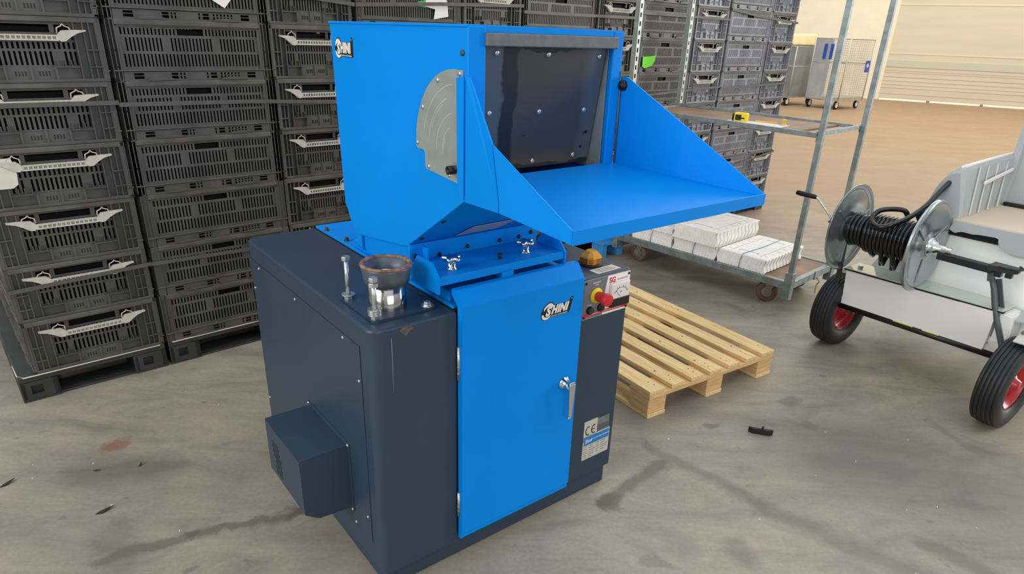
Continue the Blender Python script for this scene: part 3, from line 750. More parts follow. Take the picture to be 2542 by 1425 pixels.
# flap
def flap_material():
    m_ = bpy.data.materials.new('worn_flap_plate'); m_.use_nodes = True; nt = m_.node_tree; b = nt.nodes['Principled BSDF']; L = nt.links.new
    tcn = nt.nodes.new('ShaderNodeTexCoord'); n = nt.nodes.new('ShaderNodeTexNoise'); n.inputs['Scale'].default_value = 14; n.inputs['Detail'].default_value = 6; L(tcn.outputs['Object'], n.inputs['Vector'])
    sep = nt.nodes.new('ShaderNodeSeparateXYZ'); L(tcn.outputs['Object'], sep.inputs[0])
    def M_(op, x, y=None):
        q = nt.nodes.new('ShaderNodeMath'); q.operation = op
        for k, v in ((0, x), (1, y)):
            if v is None: continue
            if isinstance(v, (int, float)): q.inputs[k].default_value = v
            else: L(v, q.inputs[k])
        return q.outputs[0]
    def ramp(f, stops):
        c = nt.nodes.new('ShaderNodeValToRGB'); el = c.color_ramp.elements; el[0].position, el[0].color = stops[0]; el[1].position, el[1].color = stops[-1]
        for p_, c_ in stops[1:-1]: el.new(p_).color = c_
        L(f, c.inputs[0]); return c.outputs[0]
    x = M_('ADD', sep.outputs[0], M_('MULTIPLY', M_('SUBTRACT', n.outputs['Fac'], .5), .05))
    xx = M_('ADD', x, M_('MULTIPLY', sep.outputs[2], .06))
    base = ramp(M_('DIVIDE', M_('SUBTRACT', xx, .33), .38), [(.0, rgb('4B5761')), (.155, rgb('4B5761')), (.17, rgb('23272C')), (.27, rgb('23272C')), (.285, rgb('454441')), (.78, rgb('454442')), (.86, rgb('4D5862'))])
    zt = ramp(M_('ADD', sep.outputs[2], M_('MULTIPLY', n.outputs['Fac'], .05)), [(0, (0, 0, 0, 1)), (1, (1, 1, 1, 1))])
    n2 = nt.nodes.new('ShaderNodeTexNoise'); n2.inputs['Scale'].default_value = 30; n2.inputs['Detail'].default_value = 3; L(tcn.outputs['Object'], n2.inputs['Vector'])
    spots = ramp(n2.outputs['Fac'], [(.62, (0, 0, 0, 1)), (.68, (1, 1, 1, 1))])
    low = M_('LESS_THAN', sep.outputs[2], 1.21); f1 = M_('MULTIPLY', spots, low)
    mx = nt.nodes.new('ShaderNodeMix'); mx.data_type = 'RGBA'; L(f1, mx.inputs[0]); L(base, mx.inputs[6]); mx.inputs[7].default_value = rgb('14181C')
    edge = M_('GREATER_THAN', M_('ADD', sep.outputs[2], M_('MULTIPLY', n.outputs['Fac'], .06)), 1.425)
    edge2 = M_('LESS_THAN', M_('SUBTRACT', sep.outputs[2], M_('MULTIPLY', n.outputs['Fac'], .03)), 1.125)
    mid = M_('MULTIPLY', M_('MAXIMUM', edge, edge2), M_('GREATER_THAN', xx, .40))
    m2 = nt.nodes.new('ShaderNodeMix'); m2.data_type = 'RGBA'; L(mid, m2.inputs[0]); L(mx.outputs[2], m2.inputs[6]); m2.inputs[7].default_value = rgb('1E2124')
    L(m2.outputs[2], b.inputs['Base Color']); b.inputs['Roughness'].default_value = .38; b.inputs['Metallic'].default_value = .25
    return m_
m = MB(); X0, X1 = .252, .612
m.hexa([(X0, -.028, 1.132), (X1, -.028, 1.132), (X1, -.022, 1.132), (X0, -.022, 1.132), (X0, -.071, 1.42), (X1, -.071, 1.42), (X1, -.065, 1.42), (X0, -.065, 1.42)], .0008)
fp = m.build('feed_flap', flap_material(), hop)
fn = Vector((0, -.288, -.043)).normalized()
for (x, z_) in ((.292, 1.386), (.434, 1.384), (.592, 1.381), (.288, 1.263), (.43, 1.261), (.572, 1.260), (.43, 1.147), (.56, 1.152)):
    y = -.028 - .043 * (z_ - 1.132) / .288
    m = MB(); q = Vector((0, 0, 1)).rotation_difference(fn).to_matrix().to_4x4()
    m.lathe([(.0062, 0), (.0062, .0018), (.004, .003), (.0, .0032)], 16, Matrix.Translation((x, y, z_)) @ q, cap=False); m.build('flap_rivet', ZINC, fp)
m = MB(); m.box((.249, -.0905, 1.399), (.629, -.074, 1.4245), .0025); tag(m.build('top_bar', mat('scuffed_grey_bar', '5B6064', .55, .0, hex2='686B6B', vscale=45), hop), 'scuffed grey steel bar')
# guide plate on left side, curved
cyl = [(-.062, 1.350), (-.06, 1.353), (.0, 1.356)]
gpts = [(-.066, 1.352)] + [(-.035 + .165 * math.sin(R(t)), 1.186 + .167 * math.cos(R(t))) for t in range(0, 91, 9)] + [(.131, 1.176), (.122, 1.170), (.096, 1.171), (.091, 1.165), (.091, 1.135), (.086, 1.129), (-.066, 1.117)]
m = MB(); m.prism(gpts, 'x', HX0 - .003, HX0); gd = m.build('guide_plate', STEEL, hop)
m = MB(); m.tube([(HX0 - .0025, .098 - .06 + .06 * 1, 1.2), (HX0 - .0025, .103, 1.25)], .001, 4) if 0 else None
m.bm.free()
SC_ = mat('scuffed_arc', 'B9C0BF', .5, .3)
m = MB()
for rr_, a0_, a1_ in ((.142, 8, 80), (.118, 20, 88), (.112, 30, 70), (.085, 15, 95), (.060, 30, 100), (.056, 60, 96)):
    pp_ = [(HX0 - .0031, -.045 + rr_ * math.sin(R(t)), 1.182 + rr_ * math.cos(R(t))) for t in range(a0_, a1_, 4)]
    for A_, B_ in zip(pp_, pp_[1:]): m.bar(A_, B_, .0012, .0003, upv=(1, 0, 0))
m.build('scuff_arcs', SC_, gd)
for (y, z_) in ((-.055, 1.345), (.031, 1.327), (.096, 1.266), (.124, 1.184), (.074, 1.136), (-.014, 1.131)):
    m = MB(); m.lathe([(.0052, 0), (.0052, .0015), (.0035, .003), (.0, .0034)], 12, Matrix.Translation((HX0 - .003, y, z_)) @ Matrix.Rotation(R(-90), 4, 'Y'), cap=False); m.build('screw', ZINC, gd)
m = MB(); T_ = Matrix.Translation((HX0 - .0045, -.040, 1.148)) @ Matrix.Rotation(R(-90), 4, 'Y'); m.mi = 1; m.lathe([(.0155, 0), (.0155, .002)], 24, T_); m.mi = 0; m.lathe([(.0095, .002), (.0095, .020), (.0055, .020), (.005, .012)], 24, T_); m.build('pivot_bolt', [BLACK, ZINC], hop)
m = MB(); T_ = Matrix.Translation((HX0, -.062, 1.385)) @ Matrix.Rotation(R(-90), 4, 'Y'); m.lathe([(.006, 0), (.006, .003), (.003, .004)], 16, T_); m.build('side_bolt', mat('dull_bolt', '4C5054', .4, .5), hop)
logo(hop, SD(HX0 - .0002, .502, 1.373), .94, .0)
# small bolts along the slanted front edge and flange
for (y, z_) in ((-.068, 1.105), (-.062, 1.085 + .0), (.05, 1.012), (.155, .943)):
    m = MB(); nx = Vector((0, -.545, -.838)); q = Vector((0, 0, 1)).rotation_difference(nx.normalized()).to_matrix().to_4x4()
    m.lathe([(.006, 0), (.006, .003), (.003, .004)], 12, Matrix.Translation((HX0 + .02, y, 1.089 - (y - YF) * .65)) @ q); m.build('hopper_screw', BLACKP, hop)
for (x, z_) in ((.225, .885), (.30, .877), (.39, .885), (.50, .885), (.57, .885), (.615, .892)):
    m = MB(); m.lathe([(.006, 0), (.006, .003), (.003, .006)], 12, Matrix.Translation((x, .184, z_)) @ RX); m.build('hopper_screw', BLACKP, hop)
# sticker parallelogram on the dark slope under the tray
m = MB(); sl = lambda y: 1.087 - (y - YF) * .6525
sl = lambda y: 1.089 - (y - YF) * .6507
m.slab([(x, y - .0012, sl(y) - .0018) for x, y in ((.345, .176), (.368, .124), (.505, .118), (.480, .170))], (0, -.0008, -.0012)); tag(m.build('grey_sticker', mat('grey_sticker', '8F9BAE', .5), hop), 'pale grey parallelogram sticker')
# ------- feed tray
ty = BLUE; m = MB()
b0L, b0R = (.206, -.082, 1.132), (.655, -.082, 1.135)
b1L, b1R = (.182, -.235, 1.118), (.678, -.262, 1.128)
b2L, b2R = (.164, -.468, 1.110), (.731, -.468, 1.116)
fl_pts = [b0L, b1L, b2L, b2R, b1R, b0R]
m.slab(fl_pts, (0, 0, -.004))
# side wings
def wing(pts, off): m.slab(pts, off)
wing([b0L, (.206, -.082, 1.342), (.206, -.098, 1.34), (.186, -.205, 1.226), b1L], (-.004, 0, 0))
wing([(b0L[0], b0L[1], 1.085), b0L, b1L, (.182, -.235, 1.098)], (-.004, 0, 0))
wing([b1L, (.186, -.205, 1.226), (.164, -.468, 1.121), b2L], (-.003, -.002, 0)); wing([b1L, b2L, (.164, -.468, 1.096), (.182, -.235, 1.098)], (-.003, -.002, 0))
wing([b0R, b1R, (.681, -.275, 1.242), (.657, -.100, 1.338), (.656, -.082, 1.338)], (.003, 0, 0))
wing([b1R, b2R, (.731, -.468, 1.121), (.681, -.275, 1.242)], (.003, -.001, 0))
# front lip
m.slab([(.162, -.468, 1.121), (.734, -.468, 1.121), (.734, -.468, 1.097), (.162, -.468, 1.095)], (0, -.004, 0))
# left flange folded over the guide plate
m.slab([(.201, -.055, 1.338), (.201, -.082, 1.342), (.201, -.082, 1.09), (.201, -.058, 1.107)], (-.003, 0, 0))
tr = m.build('feed_tray', BLUE, G0); tag(tr, 'blue sheet metal feed tray')
m = MB(); m.lathe([(.012, 0), (.012, .012), (.008, .016), (.0, .018)], 20, Matrix.Translation((HX1 + .008, -.085, 1.318)) @ RX, cap=False); m.build('pivot_bolt', BLACK, tr)
m = MB(); m.rod((.651, -.084, 1.35), (.651, -.088, 1.136), .0022, 8); m.build('hinge_rod', mat('dull_rod', '5E6264', .5, .4), tr)
# ------- clamp bracket and star knobs
m = MB()
m.hexa([(.205, .035, .868), (.612, .035, .868), (.612, .175, .868), (.205, .175, .868), (.205, .035, .873), (.612, .035, .873), (.612, .175, .873), (.205, .175, .873)])
m.box((.205, .031, .852), (.612, .036, .873), .001)
for x in (.199, .612): m.prism([(.028, .832), (.028, .873), (.06, .905), (.13, .905), (.16, .862), (.16, .832)][:], 'x', x, x + .006)
m.box((.395, .025, .835), (.43, .06, .855), .001)
m.prism([(.155, .873), (.18, .873), (.18, .91), (.155, .91)], 'x', .245, .25)
cl = m.build('clamp_bracket', BLUE, G0)
for x, y in ((.268, .075), (.515, .085)):
    m = MB(); c = Matrix.Translation((x, y, 0))
    m.lathe([(.015, .873), (.014, .876), (.0105, .88), (.0105, .898)], 20, c)
    pts = []
    for i in range(60):
        t = 2 * math.pi * i / 60; rr = .0215 + .0055 * math.cos(5 * t); pts.append((rr * math.cos(t), rr * math.sin(t)))
    R_ = [[m.bm.verts.new((x + p_[0] * k_, y + p_[1] * k_, z_)) for p_ in pts] for k_, z_ in ((.75, .894), (.97, .898), (1, .902), (.93, .907), (.55, .909), (.3, .908))]
    for A_, B_ in zip(R_, R_[1:]):
        for i in range(60): m.bm.faces.new([A_[i], A_[(i + 1) % 60], B_[(i + 1) % 60], B_[i]]).smooth = True
    m.bm.faces.new(R_[0][::-1]); m.bm.faces.new(R_[-1]); m.lathe([(.005, .84), (.005, .868)], 10, c)
    tag(m.build('star_knob', CHROME, cl), 'chrome five-lobed star knob')
for x, y in ((.40, .075), (.42, .10)):
    m = MB(); m.prism(hexpr(.006), 'z', .873, .879, mtx=Matrix.Translation((x + .02, y, 0))); m.build('bracket_bolt', BLACKP, cl)
m = MB(); m.box((.213, .475, .827), (.222, .505, .885), .002); m.box((.213, .47, .827), (.235, .51, .832)); m.build('rear_bracket', BLUE, G0)
# cable behind the machine
m = MB(); m.tube([(.655, .26, .80), (.67, .25, .83), (.70, .235, .852), (.74, .215, .858), (.79, .22, .84), (.83, .27, .81)], .012, 10); m.build('black_hose', BLACKP, G0)

# ------------------------------------------------------------------ wooden pallet
wp = thing('wooden_pallet', 'bare pine pallet with seven top boards, on the floor right of the granulator', 'pallet', (.562, 2.3, 0), R(34.206))
PW, PL, PH = .79, 1.2, .125
bx = [(0, .085), (.125, .072), (.24, .072), (.355, .078), (.475, .072), (.592, .072), (.705, .085)]
KN = mat('wood_knot', '6B4A2B', .7)
for i, (x, w_) in enumerate(bx):
    m = MB(); m.box((x, .002, PH - .019), (x + w_, PL, PH), .0025)
    m.mi = 1; rnd = random.Random(i)
    for y in (.03, .06, .6, .63): m.lathe([(.003, PH - .001), (.003, PH + .0004)], 8, Matrix.Translation((x + rnd.uniform(.02, w_ - .02), y + .01, 0)))
    for _ in range(2): m.lathe([(rnd.uniform(.006, .011), PH - .001), (.004, PH + .0003)], 10, Matrix.Translation((x + rnd.uniform(.02, w_ - .02), rnd.uniform(.1, 1.1), 0)))
    m.build('top_board', [WOOD, KN], wp)
for y in (0, .535, 1.08):
    m = MB(); m.box((.0, y + .001, PH - .038), (PW, y + .12, PH - .0195), .002); m.build('cross_board', WOODV, wp)
for x in (0, .35, .69):
    for y in (.004, .54, 1.085):
        m = MB(); m.box((x, y, .018), (x + .1, y + .11, PH - .0385), .002); m.build('block', WOODV, wp)
    m = MB(); m.box((x, 0, 0), (x + .1, PL, .0175), .002); m.build('bottom_board', WOOD, wp)

# ------------------------------------------------------------------ platform trolley
TY = R(-46.453); TL, TW = 1.255, .552
tt = thing('shelf_trolley', 'galvanised steel trolley with four posts, lower deck and one high shelf, behind the granulator', 'trolley', (1.566, 3.537, 0), TY)
ZD, ZS = .18, 1.015
m = MB()
for y in (0.0, TW): m.box((-TL, y - .015, ZD - .045), (0, y + .015, ZD), .003)
for x in (-TL, 0.0): m.box((x - .015, 0.012, ZD - .045), (x + .015, TW - .012, ZD), .003)
m.build('deck_frame', GALV, tt)
m = MB(); m.box((-TL + .015, .015, ZD - .02), (-.015, TW - .015, ZD - .006)); tag(m.build('deck_board', PLY, tt), 'brown plywood board')
for x in (-TL, 0):
    for y in (0, TW): m = MB(); m.box((x - .022, y - .022, .075), (x + .022, y + .022, .235), .002); m.build('post_socket', GALV, tt)
def solid_post(x, y):
    m = MB(); m.box((x - .014, y - .014, .09), (x + .014, y + .014, 1.98), .002); m.build('post', GALV, tt)
def perf_post(x, y):
    m = MB(); m.box((x - .017, y - .017, .09), (x + .0165, y - .014, 1.98))
    hs = []; zc = [.09]; z_ = .14
    while z_ < 1.95: zc += [z_, z_ + .026]; z_ += .05
    zc.append(1.98)
    P = lambda s, z, n: (x + .017 + n, y + s, z)
    grid_panel(m, P, [-.017, -.008, .006, .017], zc, lambda i, j: i == 1 and j % 2 == 1, .003)
    m.build('perforated_post', mat('galvanised_post', 'A9AFA9', .4, .45, var=.15, vscale=30), tt)
solid_post(0, 0); solid_post(0, TW); perf_post(-TL, 0); perf_post(-TL, TW)
m = MB()
m.bar((-TL + .02, .0, ZS - .012), (-.02, .0, ZS - .026), .012, .026, bevel=.002); m.bar((-TL + .02, TW, ZS - .006), (-.06, TW, ZS - .018), .012, .02, bevel=.002)
for x in (-TL + .02, -.02): m.bar((x, 0, ZS - .018), (x, TW, ZS - .018), .022, .022)
m.build('shelf_frame', GALV, tt)
m = MB(); m.box((-TL + .03, .006, ZS - .03), (-.14, TW - .006, ZS - .018)); tag(m.build('shelf_board', PLY, tt), 'brown board')
m = MB(); m.bar((-.02, 0, ZS - .045), (.0, 0, ZS - .045), .02, .03); m.bar((-.02, TW, ZS - .03), (.0, TW, ZS - .03), .02, .03); m.build('shelf_hook', GALV, tt)
def caster(x, y, rz):
    cst = bpy.data.objects.new('caster', None); COL.objects.link(cst); cst.parent = tt; cst.location = (x, y, 0); cst.rotation_euler = (0, 0, rz)
    m = MB(); m.lathe([(.02, -.016), (.055, -.018), (.0615, -.014), (.0625, -.006), (.0625, .006), (.0615, .014), (.055, .018), (.02, .016)], 32, Matrix.Translation((0, 0, .0625)) @ RX)
    m.build('caster_wheel', mat('brown_castor_tyre', '6E5449', .6, var=.15, vscale=30), cst)
    m = MB(); 
    for s in (-1, 1): m.prism([(-.012, .05), (.012, .05), (.04, .125), (-.01, .125)], 'y', s * .022, s * .026); 
    m.lathe([(.028, -.0205), (.03, -.0185)], 20, Matrix.Translation((0, 0, .0625)) @ RX); m.lathe([(.028, .0185), (.03, .0205)], 20, Matrix.Translation((0, 0, .0625)) @ RX)
    m.rod((0, -.03, .0625), (0, .03, .0625), .007); m.box((-.015, -.035, .125), (.05, .035, .136))
    m.build('caster_fork', mat('caster_fork_metal', '8B8A74', .5, .4, var=.15, vscale=30), cst)
caster(-.153, .075, R(25)); caster(-1.105, .08, R(-5)); caster(-.153, .47, R(10)); caster(-1.105, .47, R(0))
m = MB(); m.box((.012, .30, ZD - .05), (.02, .36, ZD + .004), .001); m.tube([(.02, .33, ZD - .04), (.04, .33, ZD - .06), (.03, .33, ZD - .08)], .004, 6)
m.build('coupling_clip', mat('grey_tape', '9A9890', .5), tt)
m = MB(); m.box((.026, .322, .045), (.032, .34, .10), .001); tag(m.build('hanging_tag', mat('yellow_tag', 'B8A63A', .5), tt), 'yellow tag')
TM = Matrix.Translation((1.566, 3.537, 0)) @ Matrix.Rotation(TY, 4, 'Z')
# cardboard bundles
CB = mat('white_cardboard', 'F6F3EE', .65, var=.05, vscale=18)
SLIT = mat('cut_line', '77736B', .8)
BLS = mat('blue_twine', '3F7FB5', .5)
def bundle(x0, x1, y0, y1, z0, layers, lab, twine=True):
    root = thing('cardboard_bundle', lab, 'cardboard', TM @ Vector(((x0 + x1) / 2, (y0 + y1) / 2, z0)), TY, 'bundles of flat white cartons on the trolley')
    hx, hy = (x1 - x0) / 2, (y1 - y0) / 2; m = MB(); th = .0055
    for k in range(layers):
        ph = .005 * math.sin(k * .45 + x0 * 9); off = random.uniform(-.0012, .0012); lean = .001 * k
        pts = []; n = 15; y = -hy
        for i in range(n):
            xa = -hx + 2 * hx * i / n + ph; w_ = 2 * hx / n
            pts += [(xa, -hy + off + lean), (xa + w_ * .55, -hy + off + lean), (xa + w_ * .55, -hy + .0045 + off + lean), (xa + w_ * .98, -hy + .0045 + off + lean)]
        n2 = 12; xr = hx + ph - .002
        for i in range(n2):
            ya = -hy + .012 + (2 * hy - .012) * i / n2; w_ = (2 * hy - .012) / n2
            pts += [(xr, ya), (xr, ya + w_ * .6), (xr - .004, ya + w_ * .6), (xr - .004, ya + w_ * .98)]
        pts += [(xr - .006, hy), (-hx + ph, hy)]
        m.prism(pts, 'z', k * th, k * th + th * .93)
    m.box((-hx + .002, -hy + .03, layers * th - .002), (hx - .002, hy, layers * th + .003), .0008)
    m.build('carton_sheets', CB, root)
    zt = layers * th + .003; m = MB()
    for xx in (-hx + .035, hx - .035):
        for i in range(5): m.box((xx - .012, -hy + .08 + i * (2 * hy - .12) / 5, zt), (xx + .012, -hy + .083 + i * (2 * hy - .12) / 5, zt + .0005))
    m.box((-.06, -hy + .10, zt), (.06, -hy + .104, zt + .0005)); m.box((-.06, hy - .07, zt), (.06, hy - .066, zt + .0005)); m.box((-.062, -hy + .08, zt), (-.058, -hy + .104, zt + .0005)); m.box((.058, -hy + .08, zt), (.062, -hy + .104, zt + .0005))
    m.box((-hx + .06, -hy + .05, zt), (-hx + .062, hy - .05, zt + .0005)); m.box((hx - .062, -hy + .05, zt), (hx - .06, hy - .05, zt + .0005))
    m.build('die_cut_lines', SLIT, root)
    if twine:
        m = MB(); m.tube([(0, -hy - .006, .0), (0, -hy - .004, zt * .6), (0, -hy + .02, zt + .002), (0.01, 0, zt + .002), (0, hy, zt + .002)], .002, 5); m.build('blue_twine', BLS, root)
bundle(-.475, -.165, .005, .50, ZD, 14, 'low bundle of flat white cartons at the right end of the trolley deck')
bundle(-.80, -.49, .005, .50, ZD, 14, 'lower bundle of flat white cartons in the middle of the trolley deck')
bundle(-1.13, -.815, .005, .50, ZD, 14, 'lower bundle of flat white cartons at the left of the trolley deck')
bundle(-.80, -.49, -.01, .52, ZD + .0815, 16, 'upper bundle of flat white cartons stacked highest on the trolley', False)
bundle(-1.12, -.82, .01, .50, ZD + .0815, 6, 'thin upper bundle of flat white cartons, half hidden by the blue tray', False)
def on_shelf(x, y, z=ZS - .0175): return TM @ Vector((x, y, z))
t = thing('tape_measure', 'yellow and black tape measure lying on the high trolley shelf', 'tape measure', on_shelf(-.52, .1), TY + R(10))
m = MB(); m.box((-.04, -.02, 0), (.04, .02, .052), .008); m.build('case', YEL, t); m = MB(); m.box((-.028, -.0215, .010), (.006, -.02, .040), .002); m.box((-.006, -.0215, .018), (.026, -.0205, .026)); m.box((-.048, -.021, 0), (-.036, .021, .045), .004); m.build('black_grip', BLACK, t)
m = MB(); m.box((-.06, -.009, 0), (.06, .009, .012), .003, mtx=TM @ Matrix.Translation((-.40, .17, ZS - .0175)) @ Matrix.Rotation(R(20), 4, 'Z')); tag(m.build('wooden_stick', mat('yellow_wood', 'D9AE4C', .5)), 'short yellow wooden stick beside the tape measure', 'stick')
m = MB(); m.box((-.17, -.07, 0), (.17, .07, .005), .001, mtx=TM @ Matrix.Translation((-.42, .085, ZS - .0175)) @ Matrix.Rotation(R(3), 4, 'Z')); tag(m.build('white_sheet', mat('white_board', 'D8D2CA', .5)), 'thin white board lying on the high trolley shelf', 'board')
m = MB(); m.lathe([(.02, 0), (.022, .006), (.012, .014), (.012, .022), (.015, .028), (.011, .036), (.0, .04)], 14, TM @ Matrix.Translation((-.285, .15, ZS - .0175)), cap=False); tag(m.build('yellow_knob', mat('beige_knob', 'D2AE62', .5)), 'small pale yellow knob at the right of the trolley shelf', 'knob')
# blue block behind trolley
m = MB(); 
for (x0, x1) in ((0, .05), (.17, .22)): m.box((x0, 0, 0), (x1, .10, .10), .003)
m.box((0, 0, .09), (.22, .10, .112), .003)
o = m.build('blue_stand', mat('light_blue_paint', '3C93D6', .5)); o.location = (.60, 4.38, 0); o.rotation_euler = (0, 0, R(42)); tag(o, 'light blue metal stand on the floor behind the trolley', 'stand')

# ------------------------------------------------------------------ hose cart
KY = R(-52.0); CK = thing('spray_cart', 'white two-wheeled spray cart with red rims and grey tub, at the right edge', 'cart', (1.6794, 3.1442, 0), KY)
SKIN = mat('white_moulded_plastic', 'ECECEA', .4, var=.02, vscale=5, coat=.15)
GREYP = mat('grey_moulded_plastic', 'B4B9BB', .35, var=.04, vscale=7)
DGREY = mat('dark_grey_tube', '5A6064', .4, .3)
BEIGE = mat('beige_board', 'D6C4AE', .5)
WR = .19
def cart_wheel(x, y):
    w_ = bpy.data.objects.new('wheel', None); COL.objects.link(w_); w_.parent = CK; w_.location = (x, y, WR); w_.rotation_euler = (0, 0, R(-4))
    m = MB(); pf = [(.105, -.030), (.112, -.040), (.130, -.050), (.155, -.053), (.172, -.048)]
    for k in range(6):
        zc = -.038 + k * .0152; rr = .190 - abs(zc) ** 2 * 3.2
        pf += [(rr - .001, zc - .006), (rr, zc - .005), (rr, zc + .005), (rr - .001, zc + .006)]
        if k < 5: pf += [(rr - .005, zc + .0070), (rr - .005, zc + .0082)]
    pf += [(.172, .048), (.155, .053), (.130, .050), (.112, .040), (.105, .030)]
    m.lathe(pf, 64, RY, cap=False); m.build('tyre', mat('tyre_rubber', '222326', .5, var=.15, vscale=12), w_)
    m = MB(); m.lathe([(.105, -.04), (.110, -.036), (.104, -.03), (.092, -.012), (.088, .0), (.055, .006), (.05, .012), (.03, .014), (.026, .036), (.012, .04)], 40, RY, cap=False)
    m.lathe([(.105, .04), (.110, .036), (.104, .03), (.092, .014), (.075, .008), (.05, .012), (.026, .030), (.022, .045), (.0, .045)], 40, RY, cap=False)
    rim_ = m.build('rim', mat('red_rim', 'B01422', .35, coat=.3), w_); tag(rim_, 'red wheel rim')
    m = MB(); m.lathe([(.1045, .0375), (.111, .0375), (.1105, .0335), (.104, .031)], 48, RY, cap=False); m.build('rim_edge', mat('worn_rim_edge', 'B9AE98', .4, .3, var=.25, vscale=25), w_)
cart_wheel(0, 0); cart_wheel(.815, -.20)
for xa, ya, xb, yb in ((-.01, 0, .07, -.005), (.74, -.12, .815, -.20)):
    m = MB(); m.rod((xa, ya, WR), (xb, yb, WR), .012); m.rod((xb if xa < 0 else xa, yb if xa < 0 else ya, WR), (.09 if xa < 0 else .74, -.095, .24), .010); m.build('stub_axle', DGREY, CK)
m = MB(); m.rod((.45, .70, .01), (.45, .70, .4), .015); m.lathe([(.04, 0), (.04, .012)], 20, Matrix.Translation((.45, .70, 0))); m.build('rear_leg', DGREY, CK)
m = MB(); m.rod((.40, -.09, .24), (.45, .70, .25), .014); m.build('chassis_beam', DGREY, CK)
m = MB(); m.tube([(.04, -.098, .241), (.4, -.1, .241), (.752, -.10, .241)], .0145, 14); m.build('chassis_tube', mat('black_tube', '1E1F22', .35), CK)
for x0, x1 in ((.30, .39), (.43, .50)):
    m = MB(); m.bar((x0, -.109, .2535), (x1, -.109, .2535), .005, .003); m.build('yellow_marking', YEL, CK)
m = MB()
m.slab([(.046, -.108, .256), (.672, -.108, .254), (.676, -.108, .30), (.679, -.114, .432), (.036, -.114, .428), (.040, -.108, .36)], (0, .03, 0))
m.build('front_panel', SKIN, CK)
m = MB(); m.prism(rounded_rect(-.03, .21, .05, .41, .03, 5), 'y', -.02, .10); m.build('side_moulding', SKIN, CK)
m = MB(); m.prism([(.684, .29), (.735, .30), (.745, .34), (.735, .425), (.684, .43)], 'y', -.095, .02, .006); m.build('corner_moulding', SKIN, CK)
m = MB(); m.slab([(.03, -.118, .434), (.700, -.110, .438), (.705, .02, .438), (.03, .02, .434)], (0, 0, .004)); m.build('glass_ledge', mat('green_glass', 'B4C9B8', .12, coat=1.0), CK)
m = MB(); m.slab([(.028, -.120, .427), (.702, -.112, .431), (.702, -.09, .431), (.028, -.09, .427)], (0, 0, .0065)); m.build('ledge_seal', BLACK, CK)
m = MB(); m.hexa([(.0, .015, .27), (.9, .015, .27), (.9, .66, .27), (.0, .66, .27), (.17, .105, .672), (1.0, .105, .672), (1.0, .70, .672), (.17, .70, .672)], .02); 
m.build('tank_body', SKIN, CK)
m = MB(); m.prism(hexpr(.0125), 'z', .438, .450, .001, mtx=Matrix.Translation((.075, -.06, 0))); m.build('ledge_bolt', ZINC, CK)
m = MB(); m.hexa([(.28, .085, .655), (1.0, .085, .655), (1.0, .5, .655), (.28, .5, .655), (.28, .08, .695), (1.0, .08, .695), (1.0, .5, .695), (.28, .5, .695)], .004); m.build('gasket', BLACK, CK)
m = MB()
lip = [(.355, .685), (.372, .727), (.62, .728), (1.0, .728), (1.0, .64), (.615, .632), (.600, .636), (.585, .65), (.568, .652), (.556, .668), (.556, .690), (.54, .694), (.48, .688), (.45, .682), (.41, .688), (.385, .672)]
m.prism(lip, 'y', .055, .105, .003)
m.build('moulded_lip', GREYP, CK)
m = MB(); m.box((.305, .06, .668), (.335, .085, .70), .002); m.build('white_clip', WHITE, CK)
m = MB(); m.box((.36, .07, .71), (1.0, .64, .731)); tag(m.build('tub_floor', BEIGE, CK), 'beige board')
m = MB()
def wall_ring(y, x_out, x_top, x_in, z0, zt_):
    pts = []
    for i in range(7):
        ang = R(15 * i); pts.append((x_out + (x_top - x_out) * (1 - math.cos(ang)), y, z0 + (zt_ - z0) * math.sin(ang)))
    return pts + [(x_top + .012, y, zt_ + .001), (x_top + .016, y, zt_ - .015), (x_in, y, z0 + .03), (x_in, y, z0)]
rings = [wall_ring(.085, .225, .315, .375, .697, .925), wall_ring(.11, .225, .325, .378, .697, .950), wall_ring(.17, .225, .330, .375, .697, .955), wall_ring(.35, .225, .335, .37, .70, .962), wall_ring(.50, .225, .338, .365, .70, .968), wall_ring(.64, .225, .340, .365, .70, .972)]
loft(m, rings, Matrix())
tw = m.build('tub_side_wall', GREYP, CK)
m = MB()
m.tube([(.222, .145, .70), (.231, .145, .78), (.247, .145, .86), (.275, .145, .92), (.322, .145, .955)], .0065, 8); m.build('white_ridge', WHITE, tw)
m = MB(); m.tube([(.315, .10, .945), (.333, .17, .958), (.337, .35, .966), (.341, .64, .975)], .008, 8); m.build('white_top_trim', WHITE, tw)
m = MB(); m.bar((.372, .27, .872), (.368, .60, .905), .012, .016, bevel=.004); m.build('white_bar', WHITE, tw)
for y in (.19, .29, .40, .52): m = MB(); m.bar((.376, y, .735), (.352, y + .03, .945), .006, .007); m.build('wall_rib', mat('light_grey', 'C6C9CA', .4), tw)
m = MB(); m.prism(rounded_rect(.345, .70, 1.0, 1.13, .04, 5), 'y', .66, .70); m.prism(rounded_rect(.345, .70, .375, 1.12, .012, 4), 'y', .615, .665); m.build('tub_back_wall', GREYP, CK)
m = MB(); m.box((.375, .60, .731), (1.0, .625, .748), .002); m.build('black_seam', BLACK, CK)
m = MB()
m.tube([(.622, -.105, .56), (.640, -.105, .52), (.660, -.105, .46), (.684, -.105, .40), (.730, -.10, .30), (.752, -.10, .245)], .0115, 10)
m.bar((.604, -.105, .62), (.620, -.105, .55), .024, .024, upv=(0, 1, 0), bevel=.003); m.bar((.640, -.085, .56), (.680, -.06, .43), .008, .02, upv=(1, 0, 0))
m.build('bracket_arm', DGREY, CK)
m = MB(); m.bar((-.002, -.105, .45), (.004, -.105, .345), .022, .01, upv=(0, 1, 0)); m.tube([(.004, -.105, .35), (.012, -.105, .28), (.045, -.10, .243)], .011, 8); m.build('left_bracket', mat('black_bracket', '2A2C2F', .4), CK)
